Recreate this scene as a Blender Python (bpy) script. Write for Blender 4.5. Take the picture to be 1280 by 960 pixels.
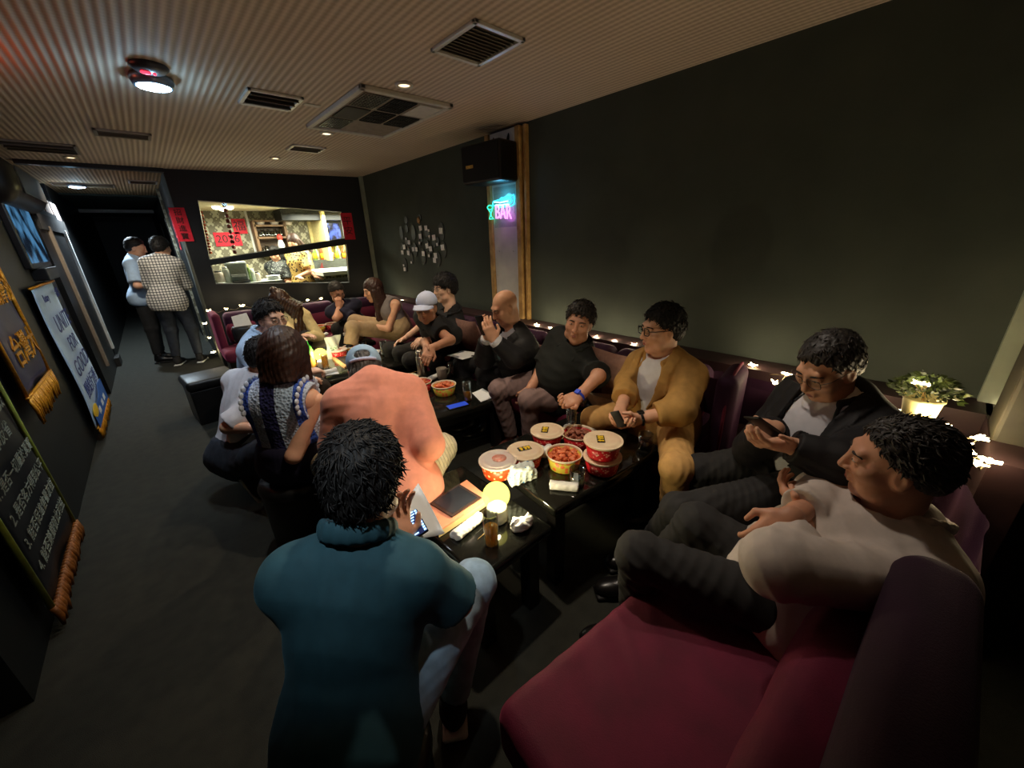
import bpy, bmesh, math, random
import numpy as np
from mathutils import Vector, Matrix
random.seed(7); RNG = np.random.default_rng(7)
for o in list(bpy.data.objects): bpy.data.objects.remove(o)
SC = bpy.context.scene; COL = SC.collection

# ------------------------------------------------------------------ camera (13.5 mm ultra wide, held at 1.55 m, tilted down)
FPX, CX, CY, CAMH = 480.0, 640.0, 480.0, 1.55
def unit(v):
    v = np.asarray(v, float); return v/np.linalg.norm(v)
_d = unit([685-CX, -(1728-CY), -FPX]); _up = -_d
_y = np.array([178-CX, -(312-CY), -FPX]); _y = unit(_y - _up*(_y@_up)); _x = np.cross(_y, _up)
RC = np.stack([_x, _y, _up]); CAM = np.array([0, 0, CAMH])
cd = bpy.data.cameras.new('camera'); cd.sensor_width = 36; cd.lens = 36*FPX/1280; cd.clip_start = .02; cd.clip_end = 100
cam = bpy.data.objects.new('camera', cd); COL.objects.link(cam)
cam.matrix_world = Matrix([[*RC[i], CAM[i]] for i in range(3)] + [[0, 0, 0, 1]])
SC.camera = cam
def W(px, py, x=None, y=None, z=None, d=None):
    """the point of the room that the photograph shows at a pixel, on the plane x=, y= or z=, or at a depth d"""
    r = RC @ np.array([px-CX, -(py-CY), -FPX])
    t = x/r[0] if x is not None else y/r[1] if y is not None else (z-CAMH)/r[2] if z is not None else d/FPX
    return CAM + t*r

# ------------------------------------------------------------------ exposure, world, lights
SC.view_settings.view_transform = 'Standard'; SC.view_settings.look = 'None'
SC.view_settings.gamma = 1; SC.view_settings.use_curve_mapping = False
SC.view_settings.exposure = 0.85
SC.cycles.use_denoising = True
SC.cycles.max_bounces = 8; SC.cycles.transparent_max_bounces = 12
SC.cycles.sample_clamp_indirect = 3.0; SC.cycles.caustics_reflective = False; SC.cycles.caustics_refractive = False
wd = bpy.data.worlds.new('world'); SC.world = wd; wd.use_nodes = True
wd.node_tree.nodes['Background'].inputs[0].default_value = (1.0, .82, .62, 1)
wd.node_tree.nodes['Background'].inputs[1].default_value = .003

def light(name, kind, loc, energy, color, size=.05, target=None, angle=90, blend=.6, sy=None):
    l = bpy.data.lights.new(name, kind); l.energy = energy; l.color = color
    if kind == 'AREA':
        l.size = size
        if sy: l.shape = 'RECTANGLE'; l.size_y = sy
        l.spread = math.radians(angle) if angle < 180 else math.pi
    else: l.shadow_soft_size = size
    if kind == 'SPOT': l.spot_size = math.radians(angle); l.spot_blend = blend
    o = bpy.data.objects.new(name, l); COL.objects.link(o); o.location = loc
    if target is not None:
        o.rotation_euler = (Vector(target)-Vector(loc)).to_track_quat('-Z', 'Y').to_euler()
    return o
WARM = (1, .80, .55); COOL = (.72, .88, 1)
HC = 2.42
SPOT_K = 1.0
LAMPS = [(1.42, 2.47), (1.41, 3.85), (1.31, 5.16)]
for i, (x, y) in enumerate(LAMPS):
    light('downlight_beam', 'SPOT', (x, y, HC-.03), (26, 34, 34)[i]*SPOT_K, WARM, .03, (x-.05, y, 0), 110, .8)
light('downlight_beam_near', 'SPOT', (.95, 1.15, HC-.03), 36*SPOT_K, (1, .86, .68), .03, (.84, 1.35, .4), 86, .8)      # over the first table, above the frame
light('fill_spot_aisle', 'SPOT', (.38, 2.35, HC-.03), 19*SPOT_K, (.86, .93, 1), .03, (.38, 2.4, 0), 80, .9)  # added spot over the aisle, no fitting stands here
light('downlight_beam_behind', 'SPOT', (-.12, .42, HC-.03), 24*SPOT_K, (.84, .94, 1), .03, (.20, .86, 1.08), 30, 1)
light('fill_spot_corner', 'SPOT', (1.45, .95, HC-.03), 20*SPOT_K, (1, .86, .72), .04, (1.40, .22, .7), 52, 1)  # added fill above the frame, brightens the men on the corner sofa
light('ceiling_lamp_beam', 'SPOT', (.28, 3.16, HC-.09), 34*SPOT_K, COOL, .06, (-.5, 4.4, .6), 120, .9)
light('downlight_beam_left', 'SPOT', (-.28, 6.07, HC-.03), 34*SPOT_K, (1, .9, .74), .03, (-.2, 6.4, 0), 120, .7)
light('ceiling_lamp_corridor_beam', 'SPOT', (-.43, 8.27, HC-.09), 140*SPOT_K, COOL, .06, (-.4, 8.2, 0), 150, .6)
light('kitchen_light', 'AREA', (1.2, 7.5, 1.97), 34, (1, .93, .76), 1.0, (1.2, 7.5, 0), 180, sy=.7)
light('kitchen_light_bar', 'AREA', (2.6, 7.3, 1.98), 60, (1, .95, .82), 1.0, (2.6, 7.5, 0), 180, sy=.7)

# ------------------------------------------------------------------ materials
def lin(c):
    return tuple((v/255/12.92 if v/255 <= .04045 else ((v/255+.055)/1.055)**2.4) for v in c)
def nt(name):
    m = bpy.data.materials.new(name); m.use_nodes = True
    return m, m.node_tree.nodes, m.node_tree.links, m.node_tree.nodes['Principled BSDF']
def mat(name, c, rough=.6, metal=0, var=.12, vscale=30, bump=0, bscale=200, sheen=0, spec=.5, emit=None, estr=0, trans=0, ior=1.45, coat=0, c2=None, alpha=1):
    m, N, L, b = nt(name)
    col = lin(c)
    b.inputs['Roughness'].default_value = rough; b.inputs['Metallic'].default_value = metal
    b.inputs['Specular IOR Level'].default_value = spec; b.inputs['IOR'].default_value = ior
    b.inputs['Transmission Weight'].default_value = trans; b.inputs['Alpha'].default_value = alpha
    b.inputs['Coat Weight'].default_value = coat
    if sheen: b.inputs['Sheen Weight'].default_value = sheen; b.inputs['Sheen Tint'].default_value = (*[min(1, v*3+.05) for v in col], 1); b.inputs['Sheen Roughness'].default_value = .4
    if emit: b.inputs['Emission Color'].default_value = (*lin(emit), 1); b.inputs['Emission Strength'].default_value = estr
    if var or bump:
        tc = N.new('ShaderNodeTexCoord')
    if var:
        n = N.new('ShaderNodeTexNoise'); n.inputs['Scale'].default_value = vscale; n.inputs['Detail'].default_value = 4
        L.new(tc.outputs['Object'], n.inputs['Vector'])
        mx = N.new('ShaderNodeMix'); mx.data_type = 'RGBA'
        a = lin(c2) if c2 else tuple(v*(1-var*2) for v in col); z = col if c2 else tuple(min(1, v*(1+var)) for v in col)
        mx.inputs[6].default_value = (*a, 1); mx.inputs[7].default_value = (*z, 1)
        r = N.new('ShaderNodeMapRange'); r.inputs[1].default_value = .3; r.inputs[2].default_value = .7
        L.new(n.outputs[0], r.inputs[0]); L.new(r.outputs[0], mx.inputs[0]); L.new(mx.outputs[2], b.inputs['Base Color'])
    else: b.inputs['Base Color'].default_value = (*col, 1)
    if bump:
        n2 = N.new('ShaderNodeTexNoise'); n2.inputs['Scale'].default_value = bscale; n2.inputs['Detail'].default_value = 3
        L.new(tc.outputs['Object'], n2.inputs['Vector'])
        bp = N.new('ShaderNodeBump'); bp.inputs['Strength'].default_value = bump; bp.inputs['Distance'].default_value = .01
        L.new(n2.outputs[0], bp.inputs['Height']); L.new(bp.outputs[0], b.inputs['Normal'])
    return m
def emat(name, c, s, sample=False):
    m, N, L, b = nt(name)
    b.inputs['Base Color'].default_value = (*lin(c), 1)
    b.inputs['Emission Color'].default_value = (*lin(c), 1); b.inputs['Emission Strength'].default_value = s
    if not sample: m.cycles.emission_sampling = 'NONE'
    return m
def math_node(N, L, op, a, b=None):
    n = N.new('ShaderNodeMath'); n.operation = op
    for i, v in enumerate((a, b)):
        if v is None: continue
        if isinstance(v, (int, float)): n.inputs[i].default_value = v
        else: L.new(v, n.inputs[i])
    return n.outputs[0]
def pattern(name, c1, c2, fn, rough=.8, sheen=.2, **kw):
    """two colours mixed by fn(N, L, x, y, z) of the object's own coordinates"""
    m, N, L, b = nt(name); b.inputs['Roughness'].default_value = rough; b.inputs['Sheen Weight'].default_value = sheen
    tc = N.new('ShaderNodeTexCoord'); sp = N.new('ShaderNodeSeparateXYZ'); L.new(tc.outputs['Object'], sp.inputs[0])
    f = fn(N, L, sp.outputs[0], sp.outputs[1], sp.outputs[2])
    mx = N.new('ShaderNodeMix'); mx.data_type = 'RGBA'; mx.inputs[6].default_value = (*lin(c1), 1); mx.inputs[7].default_value = (*lin(c2), 1)
    L.new(f, mx.inputs[0]); L.new(mx.outputs[2], b.inputs['Base Color'])
    return m
def glassmat(name, tint=(235, 240, 240), rough=.02, gloss=.12):
    """thin clear glass: see-through with a mirror-like coat"""
    m = bpy.data.materials.new(name); m.use_nodes = True; N = m.node_tree.nodes; L = m.node_tree.links; N.clear()
    t = N.new('ShaderNodeBsdfTransparent'); t.inputs[0].default_value = (*lin(tint), 1)
    g = N.new('ShaderNodeBsdfGlossy'); g.inputs['Roughness'].default_value = rough; g.inputs[0].default_value = (1, 1, 1, 1)
    lw = N.new('ShaderNodeLayerWeight'); lw.inputs[0].default_value = .35
    mr = N.new('ShaderNodeMapRange'); mr.inputs[3].default_value = gloss*.4; mr.inputs[4].default_value = min(1, gloss*5)
    L.new(lw.outputs['Facing'], mr.inputs[0])
    mx = N.new('ShaderNodeMixShader'); L.new(mr.outputs[0], mx.inputs[0]); L.new(t.outputs[0], mx.inputs[1]); L.new(g.outputs[0], mx.inputs[2])
    o = N.new('ShaderNodeOutputMaterial'); L.new(mx.outputs[0], o.inputs[0])
    return m

# ------------------------------------------------------------------ scene graph
ROOT = {}
def tag(o, label=None, cat=None, group=None, kind=None):
    if label: o['label'] = label
    if cat: o['category'] = cat
    if group: o['group'] = group
    if kind: o['kind'] = kind
    return o
def thing(name, label, cat, loc=(0, 0, 0), rotz=0., group=None):
    o = bpy.data.objects.new(name, None); COL.objects.link(o); o.empty_display_size = .05
    o.location = loc; o.rotation_euler = (0, 0, rotz); tag(o, label, cat, group)
    c, s = math.cos(rotz), math.sin(rotz)
    ROOT[o.name] = (np.array(loc, float), np.array([[c, -s, 0], [s, c, 0], [0, 0, 1]])); return o
def rootof(o):
    while o.parent: o = o.parent
    return o
def obj(name, V, F, mats, parent=None, smooth=True, midx=None, local=False, loc=None):
    """links one mesh; V are room coordinates unless local"""
    V = np.asarray(V, float)
    if parent is not None and not local and rootof(parent).name in ROOT:
        l, R = ROOT[rootof(parent).name]; V = (V-l) @ R
    elif loc is not None: V = V-np.asarray(loc)
    me = bpy.data.meshes.new(name); me.from_pydata(V.tolist() if len(V) < 5 else V, [], F if not isinstance(F, np.ndarray) else F); me.update()
    for m in (mats if isinstance(mats, (list, tuple)) else [mats]): me.materials.append(m)
    if midx is not None: me.polygons.foreach_set('material_index', np.asarray(midx, dtype=np.int32))
    if smooth: me.shade_smooth()
    o = bpy.data.objects.new(name, me); COL.objects.link(o)
    if loc is not None: o.location = loc
    if parent is not None: o.parent = parent
    return o
def dup(root, loc, rotz=0., label=None, group=None):
    r = root.copy(); COL.objects.link(r); r.location = loc; r.rotation_euler = (0, 0, rotz)
    if label: r['label'] = label
    if group: r['group'] = group
    for ch in list(root.children):
        c = ch.copy(); COL.objects.link(c); c.parent = r
        for g in list(ch.children):
            d = g.copy(); COL.objects.link(d); d.parent = c
    return r

# ------------------------------------------------------------------ plain mesh builder
class MB:
    def __init__(s): s.V = []; s.F = []; s.M = []
    def add(s, V, F, m=0):
        n = len(s.V); s.V.extend([tuple(map(float, v)) for v in V]); s.F.extend([tuple(int(i)+n for i in f) for f in F]); s.M.extend([m]*len(F)); return s
    def box(s, c, size, rot=None, m=0, bev=0, seg=2):
        bm = bmesh.new(); bmesh.ops.create_cube(bm, size=1)
        for v in bm.verts: v.co = Vector((v.co.x*size[0], v.co.y*size[1], v.co.z*size[2]))
        if bev: bmesh.ops.bevel(bm, geom=bm.edges[:], offset=min(bev, min(size)*.49), segments=seg, profile=.5, affect='EDGES')
        bm.verts.index_update(); V = np.array([v.co[:] for v in bm.verts]); F = [[v.index for v in f.verts] for f in bm.faces]; bm.free()
        if rot is not None: V = V @ np.asarray(rot).T
        return s.add(V+np.asarray(c, float), F, m)
    def prism(s, pts, vec, m=0):
        """polygon pts (3-D) pushed along vec"""
        p = np.asarray(pts, float); n = len(p); q = p+np.asarray(vec, float)
        F = [list(range(n))[::-1], [n+i for i in range(n)]]+[[i, (i+1) % n, n+(i+1) % n, n+i] for i in range(n)]
        return s.add(np.vstack([p, q]), F, m)
    def lathe(s, prof, c=(0, 0, 0), seg=32, m=0, R=None, wob=None):
        V = []; F = []; n = len(prof)
        for j in range(seg):
            a = 2*math.pi*j/seg
            for (r, z) in prof:
                k = 1 if wob is None else wob(a, z)
                V.append((r*k*math.cos(a), r*k*math.sin(a), z))
        for j in range(seg):
            for i in range(n-1):
                a, b = j*n+i, ((j+1) % seg)*n+i
                F.append((a, b, b+1, a+1))
        V = np.array(V)
        if R is not None: V = V @ np.asarray(R).T
        return s.add(V+np.asarray(c, float), F, m)
    def tube(s, pts, r, seg=8, m=0, closed=False, cap=True):
        P = np.asarray(pts, float); n = len(P)
        r = [r]*n if np.isscalar(r) else r
        T = np.gradient(P, axis=0) if not closed else np.roll(P, -1, 0)-np.roll(P, 1, 0)
        T /= np.maximum(np.linalg.norm(T, axis=1, keepdims=True), 1e-9)
        nrm = np.cross(T[0], [0, 0, 1.]); 
        if np.linalg.norm(nrm) < .1: nrm = np.cross(T[0], [1., 0, 0])
        V = []; F = []
        for i in range(n):
            nrm = nrm-T[i]*(nrm@T[i]); nrm /= max(np.linalg.norm(nrm), 1e-9); b = np.cross(T[i], nrm)
            for k in range(seg):
                a = 2*math.pi*k/seg; V.append(P[i]+r[i]*(math.cos(a)*nrm+math.sin(a)*b))
        for i in range(n if closed else n-1):
            i2 = (i+1) % n
            for k in range(seg): F.append((i*seg+k, i*seg+(k+1) % seg, i2*seg+(k+1) % seg, i2*seg+k))
        if cap and not closed: F.append(tuple(range(seg))[::-1]); F.append(tuple((n-1)*seg+k for k in range(seg)))
        return s.add(V, F, m)
    def ball(s, c, r, m=0, seg=16, ring=10, R=None):
        r = (r, r, r) if np.isscalar(r) else r
        V = [(0, 0, -1)]; F = []
        for i in range(1, ring):
            t = -math.pi/2+math.pi*i/ring
            for j in range(seg):
                a = 2*math.pi*j/seg; V.append((math.cos(t)*math.cos(a), math.cos(t)*math.sin(a), math.sin(t)))
        V.append((0, 0, 1)); top = len(V)-1
        for j in range(seg): F.append((0, 1+(j+1) % seg, 1+j)); F.append((top, 1+(ring-2)*seg+j, 1+(ring-2)*seg+(j+1) % seg))
        for i in range(ring-2):
            for j in range(seg): a = 1+i*seg; F.append((a+j, a+(j+1) % seg, a+seg+(j+1) % seg, a+seg+j))
        V = np.array(V)*np.array(r)
        if R is not None: V = V @ np.asarray(R).T
        return s.add(V+np.asarray(c, float), F, m)
    def grid(s, fn, nu, nv, m=0, thick=0):
        """sheet fn(u, v) -> point, with real thickness when thick"""
        P = np.array([[fn(i/(nu-1), j/(nv-1)) for j in range(nv)] for i in range(nu)], float)
        V = P.reshape(-1, 3); F = [(i*nv+j, (i+1)*nv+j, (i+1)*nv+j+1, i*nv+j+1) for i in range(nu-1) for j in range(nv-1)]
        if not thick: return s.add(V, F, m)
        du = np.gradient(P, axis=0); dv = np.gradient(P, axis=1); n = np.cross(du, dv); n /= np.maximum(np.linalg.norm(n, axis=2, keepdims=True), 1e-12)
        B = (P-n*thick).reshape(-1, 3); N = len(V); F2 = [tuple(x+N for x in f[::-1]) for f in F]
        loop = [i*nv for i in range(nu)]+[(nu-1)*nv+j for j in range(1, nv)]+[i*nv+nv-1 for i in range(nu-2, -1, -1)]+[j for j in range(nv-2, 0, -1)]
        F3 = [(loop[k], loop[(k+1) % len(loop)], loop[(k+1) % len(loop)]+N, loop[k]+N) for k in range(len(loop))]
        F3 = [f[::-1] for f in F3]
        return s.add(np.vstack([V, B]), F+F2+F3, m)
    def out(s, name, mats, parent=None, smooth=False, local=False, loc=None):
        return obj(name, s.V, s.F, mats, parent, smooth, s.M if isinstance(mats, (list, tuple)) else None, local, loc)
def rotz(a):
    c, s = math.cos(a), math.sin(a); return np.array([[c, -s, 0], [s, c, 0], [0, 0, 1.]])
def frame(x, y, z): return np.stack([x, y, z], 1)
def text_geo(body, size, origin, right, up, extrude=.001, bevel=0, fill=True, align='CENTER', sx=1.0):
    """lettering as real mesh: baseline origin, axes right and up"""
    cu = bpy.data.curves.new('lettering', 'FONT'); cu.body = body; cu.size = size; cu.extrude = extrude; cu.align_x = align; cu.align_y = 'CENTER'; cu.resolution_u = 3
    if not fill: cu.fill_mode = 'NONE'; cu.bevel_depth = bevel; cu.extrude = 0; cu.bevel_resolution = 1
    o = bpy.data.objects.new('lettering', cu); COL.objects.link(o)
    dg = bpy.context.evaluated_depsgraph_get(); me = bpy.data.meshes.new_from_object(o.evaluated_get(dg))
    V = np.array([v.co[:] for v in me.vertices]).reshape(-1, 3); F = [tuple(p.vertices) for p in me.polygons]
    bpy.data.objects.remove(o); bpy.data.curves.remove(cu); bpy.data.meshes.remove(me)
    right, up = unit(right), unit(up); n = np.cross(right, up)
    return np.asarray(origin)+V[:, :1]*sx*right+V[:, 1:2]*up+V[:, 2:]*n, F

# ------------------------------------------------------------------ smooth solids from distance fields (bodies, clothes, cushions)
def surface_nets(Fd, o, h):
    ins = Fd < 0
    c = np.zeros(tuple(n-1 for n in Fd.shape), np.uint8)
    for a in (0, 1):
        for b in (0, 1):
            for d in (0, 1): c += ins[a:Fd.shape[0]-1+a, b:Fd.shape[1]-1+b, d:Fd.shape[2]-1+d]
    act = (c > 0) & (c < 8); I = np.argwhere(act)
    if len(I) == 0: return np.zeros((0, 3)), np.zeros((0, 4), int)
    idx = -np.ones(c.shape, np.int64); idx[act] = np.arange(len(I))
    pos = np.zeros((len(I), 3)); cnt = np.zeros(len(I))
    cor = [(a, b, d) for a in (0, 1) for b in (0, 1) for d in (0, 1)]
    vals = {k: Fd[I[:, 0]+k[0], I[:, 1]+k[1], I[:, 2]+k[2]] for k in cor}
    for k in cor:
        for ax in range(3):
            if k[ax]: continue
            k2 = tuple(1 if i == ax else k[i] for i in range(3)); f0, f1 = vals[k], vals[k2]
            m = (f0 < 0) != (f1 < 0)
            t = np.where(m, f0/np.where(m, f0-f1, 1), 0)
            p = np.array(k, float)[None].repeat(len(I), 0); p[:, ax] += t
            pos[m] += p[m]; cnt[m] += 1
    V = o+(I+pos/cnt[:, None])*h
    Q = []
    for ax in range(3):
        b, d = (ax+1) % 3, (ax+2) % 3
        sl0 = [slice(None)]*3; sl1 = [slice(None)]*3; sl0[ax] = slice(0, -1); sl1[ax] = slice(1, None)
        A, B = ins[tuple(sl0)], ins[tuple(sl1)]
        E = np.argwhere(A != B)
        E = E[(E[:, b] > 0) & (E[:, d] > 0) & (E[:, b] < Fd.shape[b]-1) & (E[:, d] < Fd.shape[d]-1)]
        fl = A[E[:, 0], E[:, 1], E[:, 2]]
        def at(ob, od):
            e = E.copy(); e[:, b] += ob; e[:, d] += od; return idx[e[:, 0], e[:, 1], e[:, 2]]
        q = np.stack([at(-1, -1), at(0, -1), at(0, 0), at(-1, 0)], 1)
        q[~fl] = q[~fl][:, ::-1]; Q.append(q)
    Q = np.vstack(Q); Q = Q[(Q >= 0).all(1)]
    return V, Q
class SDF:
    def __init__(s): s.ops = []
    def _a(s, kind, fn, lo, hi, k): s.ops.append((kind, fn, np.asarray(lo), np.asarray(hi), k)); return s
    def cone(s, a, b, ra, rb, k=.02, capb=False, capa=False, op='+', flat=None):
        a = np.asarray(a, float); b = np.asarray(b, float); ab = b-a; L2 = max(ab@ab, 1e-9); u = ab/math.sqrt(L2)
        def fn(p):
            q = p-a; t = q@(ab/L2); h = np.clip(t, 0, 1)
            w = q-h[..., None]*ab
            if flat is not None:
                ax, kf = flat; c = w@ax; w = w+(c*(kf-1))[..., None]*ax
            dd = np.sqrt((w*w).sum(-1))-(ra+(rb-ra)*h)
            if capb: dd = np.maximum(dd, (t-1)*math.sqrt(L2))
            if capa: dd = np.maximum(dd, -t*math.sqrt(L2))
            return dd
        m = max(ra, rb); return s._a(op, fn, np.minimum(a, b)-m, np.maximum(a, b)+m, k)
    def ell(s, c, r, R=None, k=.02, op='+'):
        c = np.asarray(c, float); r = np.asarray(r, float)*np.ones(3); Rm = np.eye(3) if R is None else np.asarray(R)
        def fn(p):
            q = (p-c)@Rm; k0 = np.sqrt(((q/r)**2).sum(-1)); k1 = np.sqrt(((q/(r*r))**2).sum(-1))
            return np.where(k0 < .02, -r.min(), k0*(k0-1)/np.maximum(k1, 1e-9))
        ext = np.sqrt(((Rm*r)**2).sum(1)); return s._a(op, fn, c-ext, c+ext, k)
    def rbox(s, c, half, rad, R=None, k=.01, op='+'):
        c = np.asarray(c, float); half = np.asarray(half, float); Rm = np.eye(3) if R is None else np.asarray(R)
        def fn(p):
            q = np.abs((p-c)@Rm)-half+rad
            return np.sqrt((np.maximum(q, 0)**2).sum(-1))+np.minimum(q.max(-1), 0)-rad
        ext = np.abs(Rm)@half; return s._a(op, fn, c-ext, c+ext, k)
    def func(s, fn, lo, hi, k=.005, op='-'): return s._a(op, fn, lo, hi, k)
    def mesh(s, h, pad=.03, noise=None, inflate=0):
        lo = np.min([o[2] for o in s.ops if o[0] == '+'], 0)-pad-inflate; hi = np.max([o[3] for o in s.ops if o[0] == '+'], 0)+pad+inflate
        n = np.ceil((hi-lo)/h).astype(int)+1
        G = np.full(tuple(n), 1.0, np.float32)
        ax = [lo[i]+np.arange(n[i])*h for i in range(3)]
        for kind, fn, a, b, k in s.ops:
            m = k+2.5*h+inflate+.012
            i0 = np.maximum(np.floor((a-m-lo)/h).astype(int), 0); i1 = np.minimum(np.ceil((b+m-lo)/h).astype(int)+1, n)
            if (i1 <= i0).any(): continue
            p = np.stack(np.meshgrid(*[ax[i][i0[i]:i1[i]] for i in range(3)], indexing='ij'), -1)
            d = fn(p); sl = tuple(slice(i0[i], i1[i]) for i in range(3)); g = G[sl]
            if kind == '+':
                hh = np.maximum(k-np.abs(g-d), 0)/max(k, 1e-6); G[sl] = np.minimum(g, d)-hh*hh*k*.25
            else:
                d = -d; hh = np.maximum(k-np.abs(g-d), 0)/max(k, 1e-6); G[sl] = np.maximum(g, d)+hh*hh*k*.25
        if inflate: G -= inflate
        if noise is not None:
            near = np.argwhere(np.abs(G) < .03+2*h)
            p = lo+near*h; G[near[:, 0], near[:, 1], near[:, 2]] -= noise(p)
        return surface_nets(G, lo, h)
def folds(seed, amp=.004, wl=(.05, .13), n=5, dirs=None):
    r = np.random.default_rng(seed)
    K = r.normal(size=(n, 3)); K /= np.linalg.norm(K, axis=1, keepdims=True)
    if dirs is not None: K = K*.45+np.asarray(dirs)[None]; K /= np.linalg.norm(K, axis=1, keepdims=True)
    wlv = r.uniform(wl[0], wl[1], n); ph = r.uniform(0, 6.28, n); kw = r.normal(size=(n, 3))*9; pw = r.uniform(0, 6.28, n)
    def fn(p):
        o = np.zeros(len(p))
        for i in range(n):
            warp = .55*np.sin(p@kw[i]+pw[i])
            w = np.sin(p@K[i]*6.283/wlv[i]+ph[i]+warp*3)
            m = .5+.5*np.sin(p@kw[(i+1) % n]*.8+ph[i])
            o += (1-np.abs(w)*1.6)*m
        return amp*o/math.sqrt(n)
    return fn
# ------------------------------------------------------------------ people
SKIN = [mat('skin_warm', (226, 172, 140), .5, var=.06, vscale=18, bump=.03, bscale=350), mat('skin_tan', (206, 150, 120), .5, var=.06, vscale=18, bump=.04, bscale=350),
        mat('skin_fair', (238, 192, 166), .5, var=.05, vscale=18, bump=.03, bscale=350)]
for m in SKIN:
    b = m.node_tree.nodes['Principled BSDF']; b.inputs['Subsurface Weight'].default_value = .08; b.inputs['Subsurface Radius'].default_value = (.012, .004, .002)
LIP = mat('lip', (168, 96, 86), .4, var=.05); EYEW = mat('eye_white', (176, 166, 156), .25, var=0); EYED = mat('eye_dark', (22, 16, 13), .15, var=0); BROW = mat('eyebrow', (34, 26, 22), .7, var=.1)
HAIR = dict(black=mat('hair_black', (20, 17, 16), .62, var=.25, vscale=90), brown=mat('hair_brown', (58, 34, 24), .5, var=.3, vscale=90), grey=mat('hair_grey', (74, 70, 66), .5, var=.3, vscale=90),
            tips=mat('hair_brown_blonde', (78, 48, 26), .4, var=.3, vscale=60, c2=(40, 26, 18)), salt=mat('hair_salt', (52, 48, 45), .5, var=.3, vscale=90))
BLACKP = mat('glasses_black', (16, 15, 15), .3, var=0); LENS = glassmat('spectacle_lens', gloss=.05); WIREP = mat('glasses_wire', (90, 84, 78), .3, .8, var=0)
SOLE = mat('shoe_sole_white', (225, 225, 222), .6, var=.06)

def interp(x, xs, ys): return np.interp(x, xs, ys)
def head_sdf(neck_l, fem=False, thin=1.0, old=0, jaw=1.0):
    s = SDF(); k = .03
    s.ell((0, -.014, .045), (.074, .093, .083), k=.0)
    s.ell((0, .030, -.015), (.060*jaw, .062, .080), k=k)
    s.cone((-.040*jaw, .035, -.066), (.040*jaw, .035, -.066), .030, .030, k=.03)                    # jaw
    s.ell((0, .066, -.092), (.026 if not fem else .021, .020, .020), k=.028)                        # chin
    for e in (-1, 1):
        s.ell((e*.046, .060, -.010), (.022, .022, .020), k=.03)                                    # cheekbone
        s.ell((e*.070, -.004, .001), (.013, .020, .033), R=frame([1, .25*e, 0], [-.25*e, 1, .1], [0, -.1, 1]), k=.010)  # ear
        s.ell((e*.083, .004, .003), (.008, .010, .018), k=.006, op='-')
    s.cone((-.034, .078, .040), (.034, .078, .040), .011, .011, k=.02)                              # brow
    for e in (-1, 1): s.ell((e*.031, .108, .020), (.018, .018, .012), k=.014, op='-')               # sockets
    for e in (-1, 1): s.ell((e*.031, .0795, .019), (.0155, .0135, .0115), k=.005)                   # lids
    s.cone((0, .090, .028), (0, .108, -.018), .0075, .0115, k=.013)                                 # nose
    for e in (-1, 1): s.ell((e*.0125, .097, -.021), (.0085, .010, .008), k=.006)
    for e in (-1, 1): s.ell((e*.006, .101, -.0285), (.004, .004, .004), k=.003, op='-')
    s.cone((-.012, .086, -.047), (.012, .086, -.047), .009, .009, k=.014)                           # mouth mound
    s.cone((-.014, .0905, -.0475), (.014, .0905, -.0475), .0055, .0055, k=.006)
    s.cone((-.012, .0895, -.0585), (.012, .0895, -.0585), .006, .006, k=.006)
    s.cone((-.020, .098, -.053), (.020, .098, -.053), .0024, .0024, k=.004, op='-')
    if old:
        for e in (-1, 1):
            s.cone((e*.020, .101, -.026), (e*.034, .086, -.060), .0022, .0022, k=.006, op='-')
            s.cone((e*.016, .095, .004), (e*.042, .085, .004), .0022, .0022, k=.006, op='-')
            s.ell((e*.040, .052, -.062), (.02, .02, .024), k=.02)
    r = .050 if fem else .060
    s.cone((0, -.022, -.045), neck_l, r-.004, r, k=.03, flat=((0, 1, 0), .92))                       # neck
    if not fem: s.ell((0, .028, -.125), (.012, .014, .016), k=.02)
    return s
def hairline(kind):
    if kind == 'receding': return ([-.12, -.05, .0, .04, .075, .12], [-.06, -.055, .012, .06, .10, .12])
    if kind == 'fringe': return ([-.12, -.05, .0, .045, .08, .12], [-.085, -.06, -.010, .030, .050, .055])
    return ([-.12, -.05, .0, .04, .075, .12], [-.075, -.06, .0, .045, .078, .095])
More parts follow.
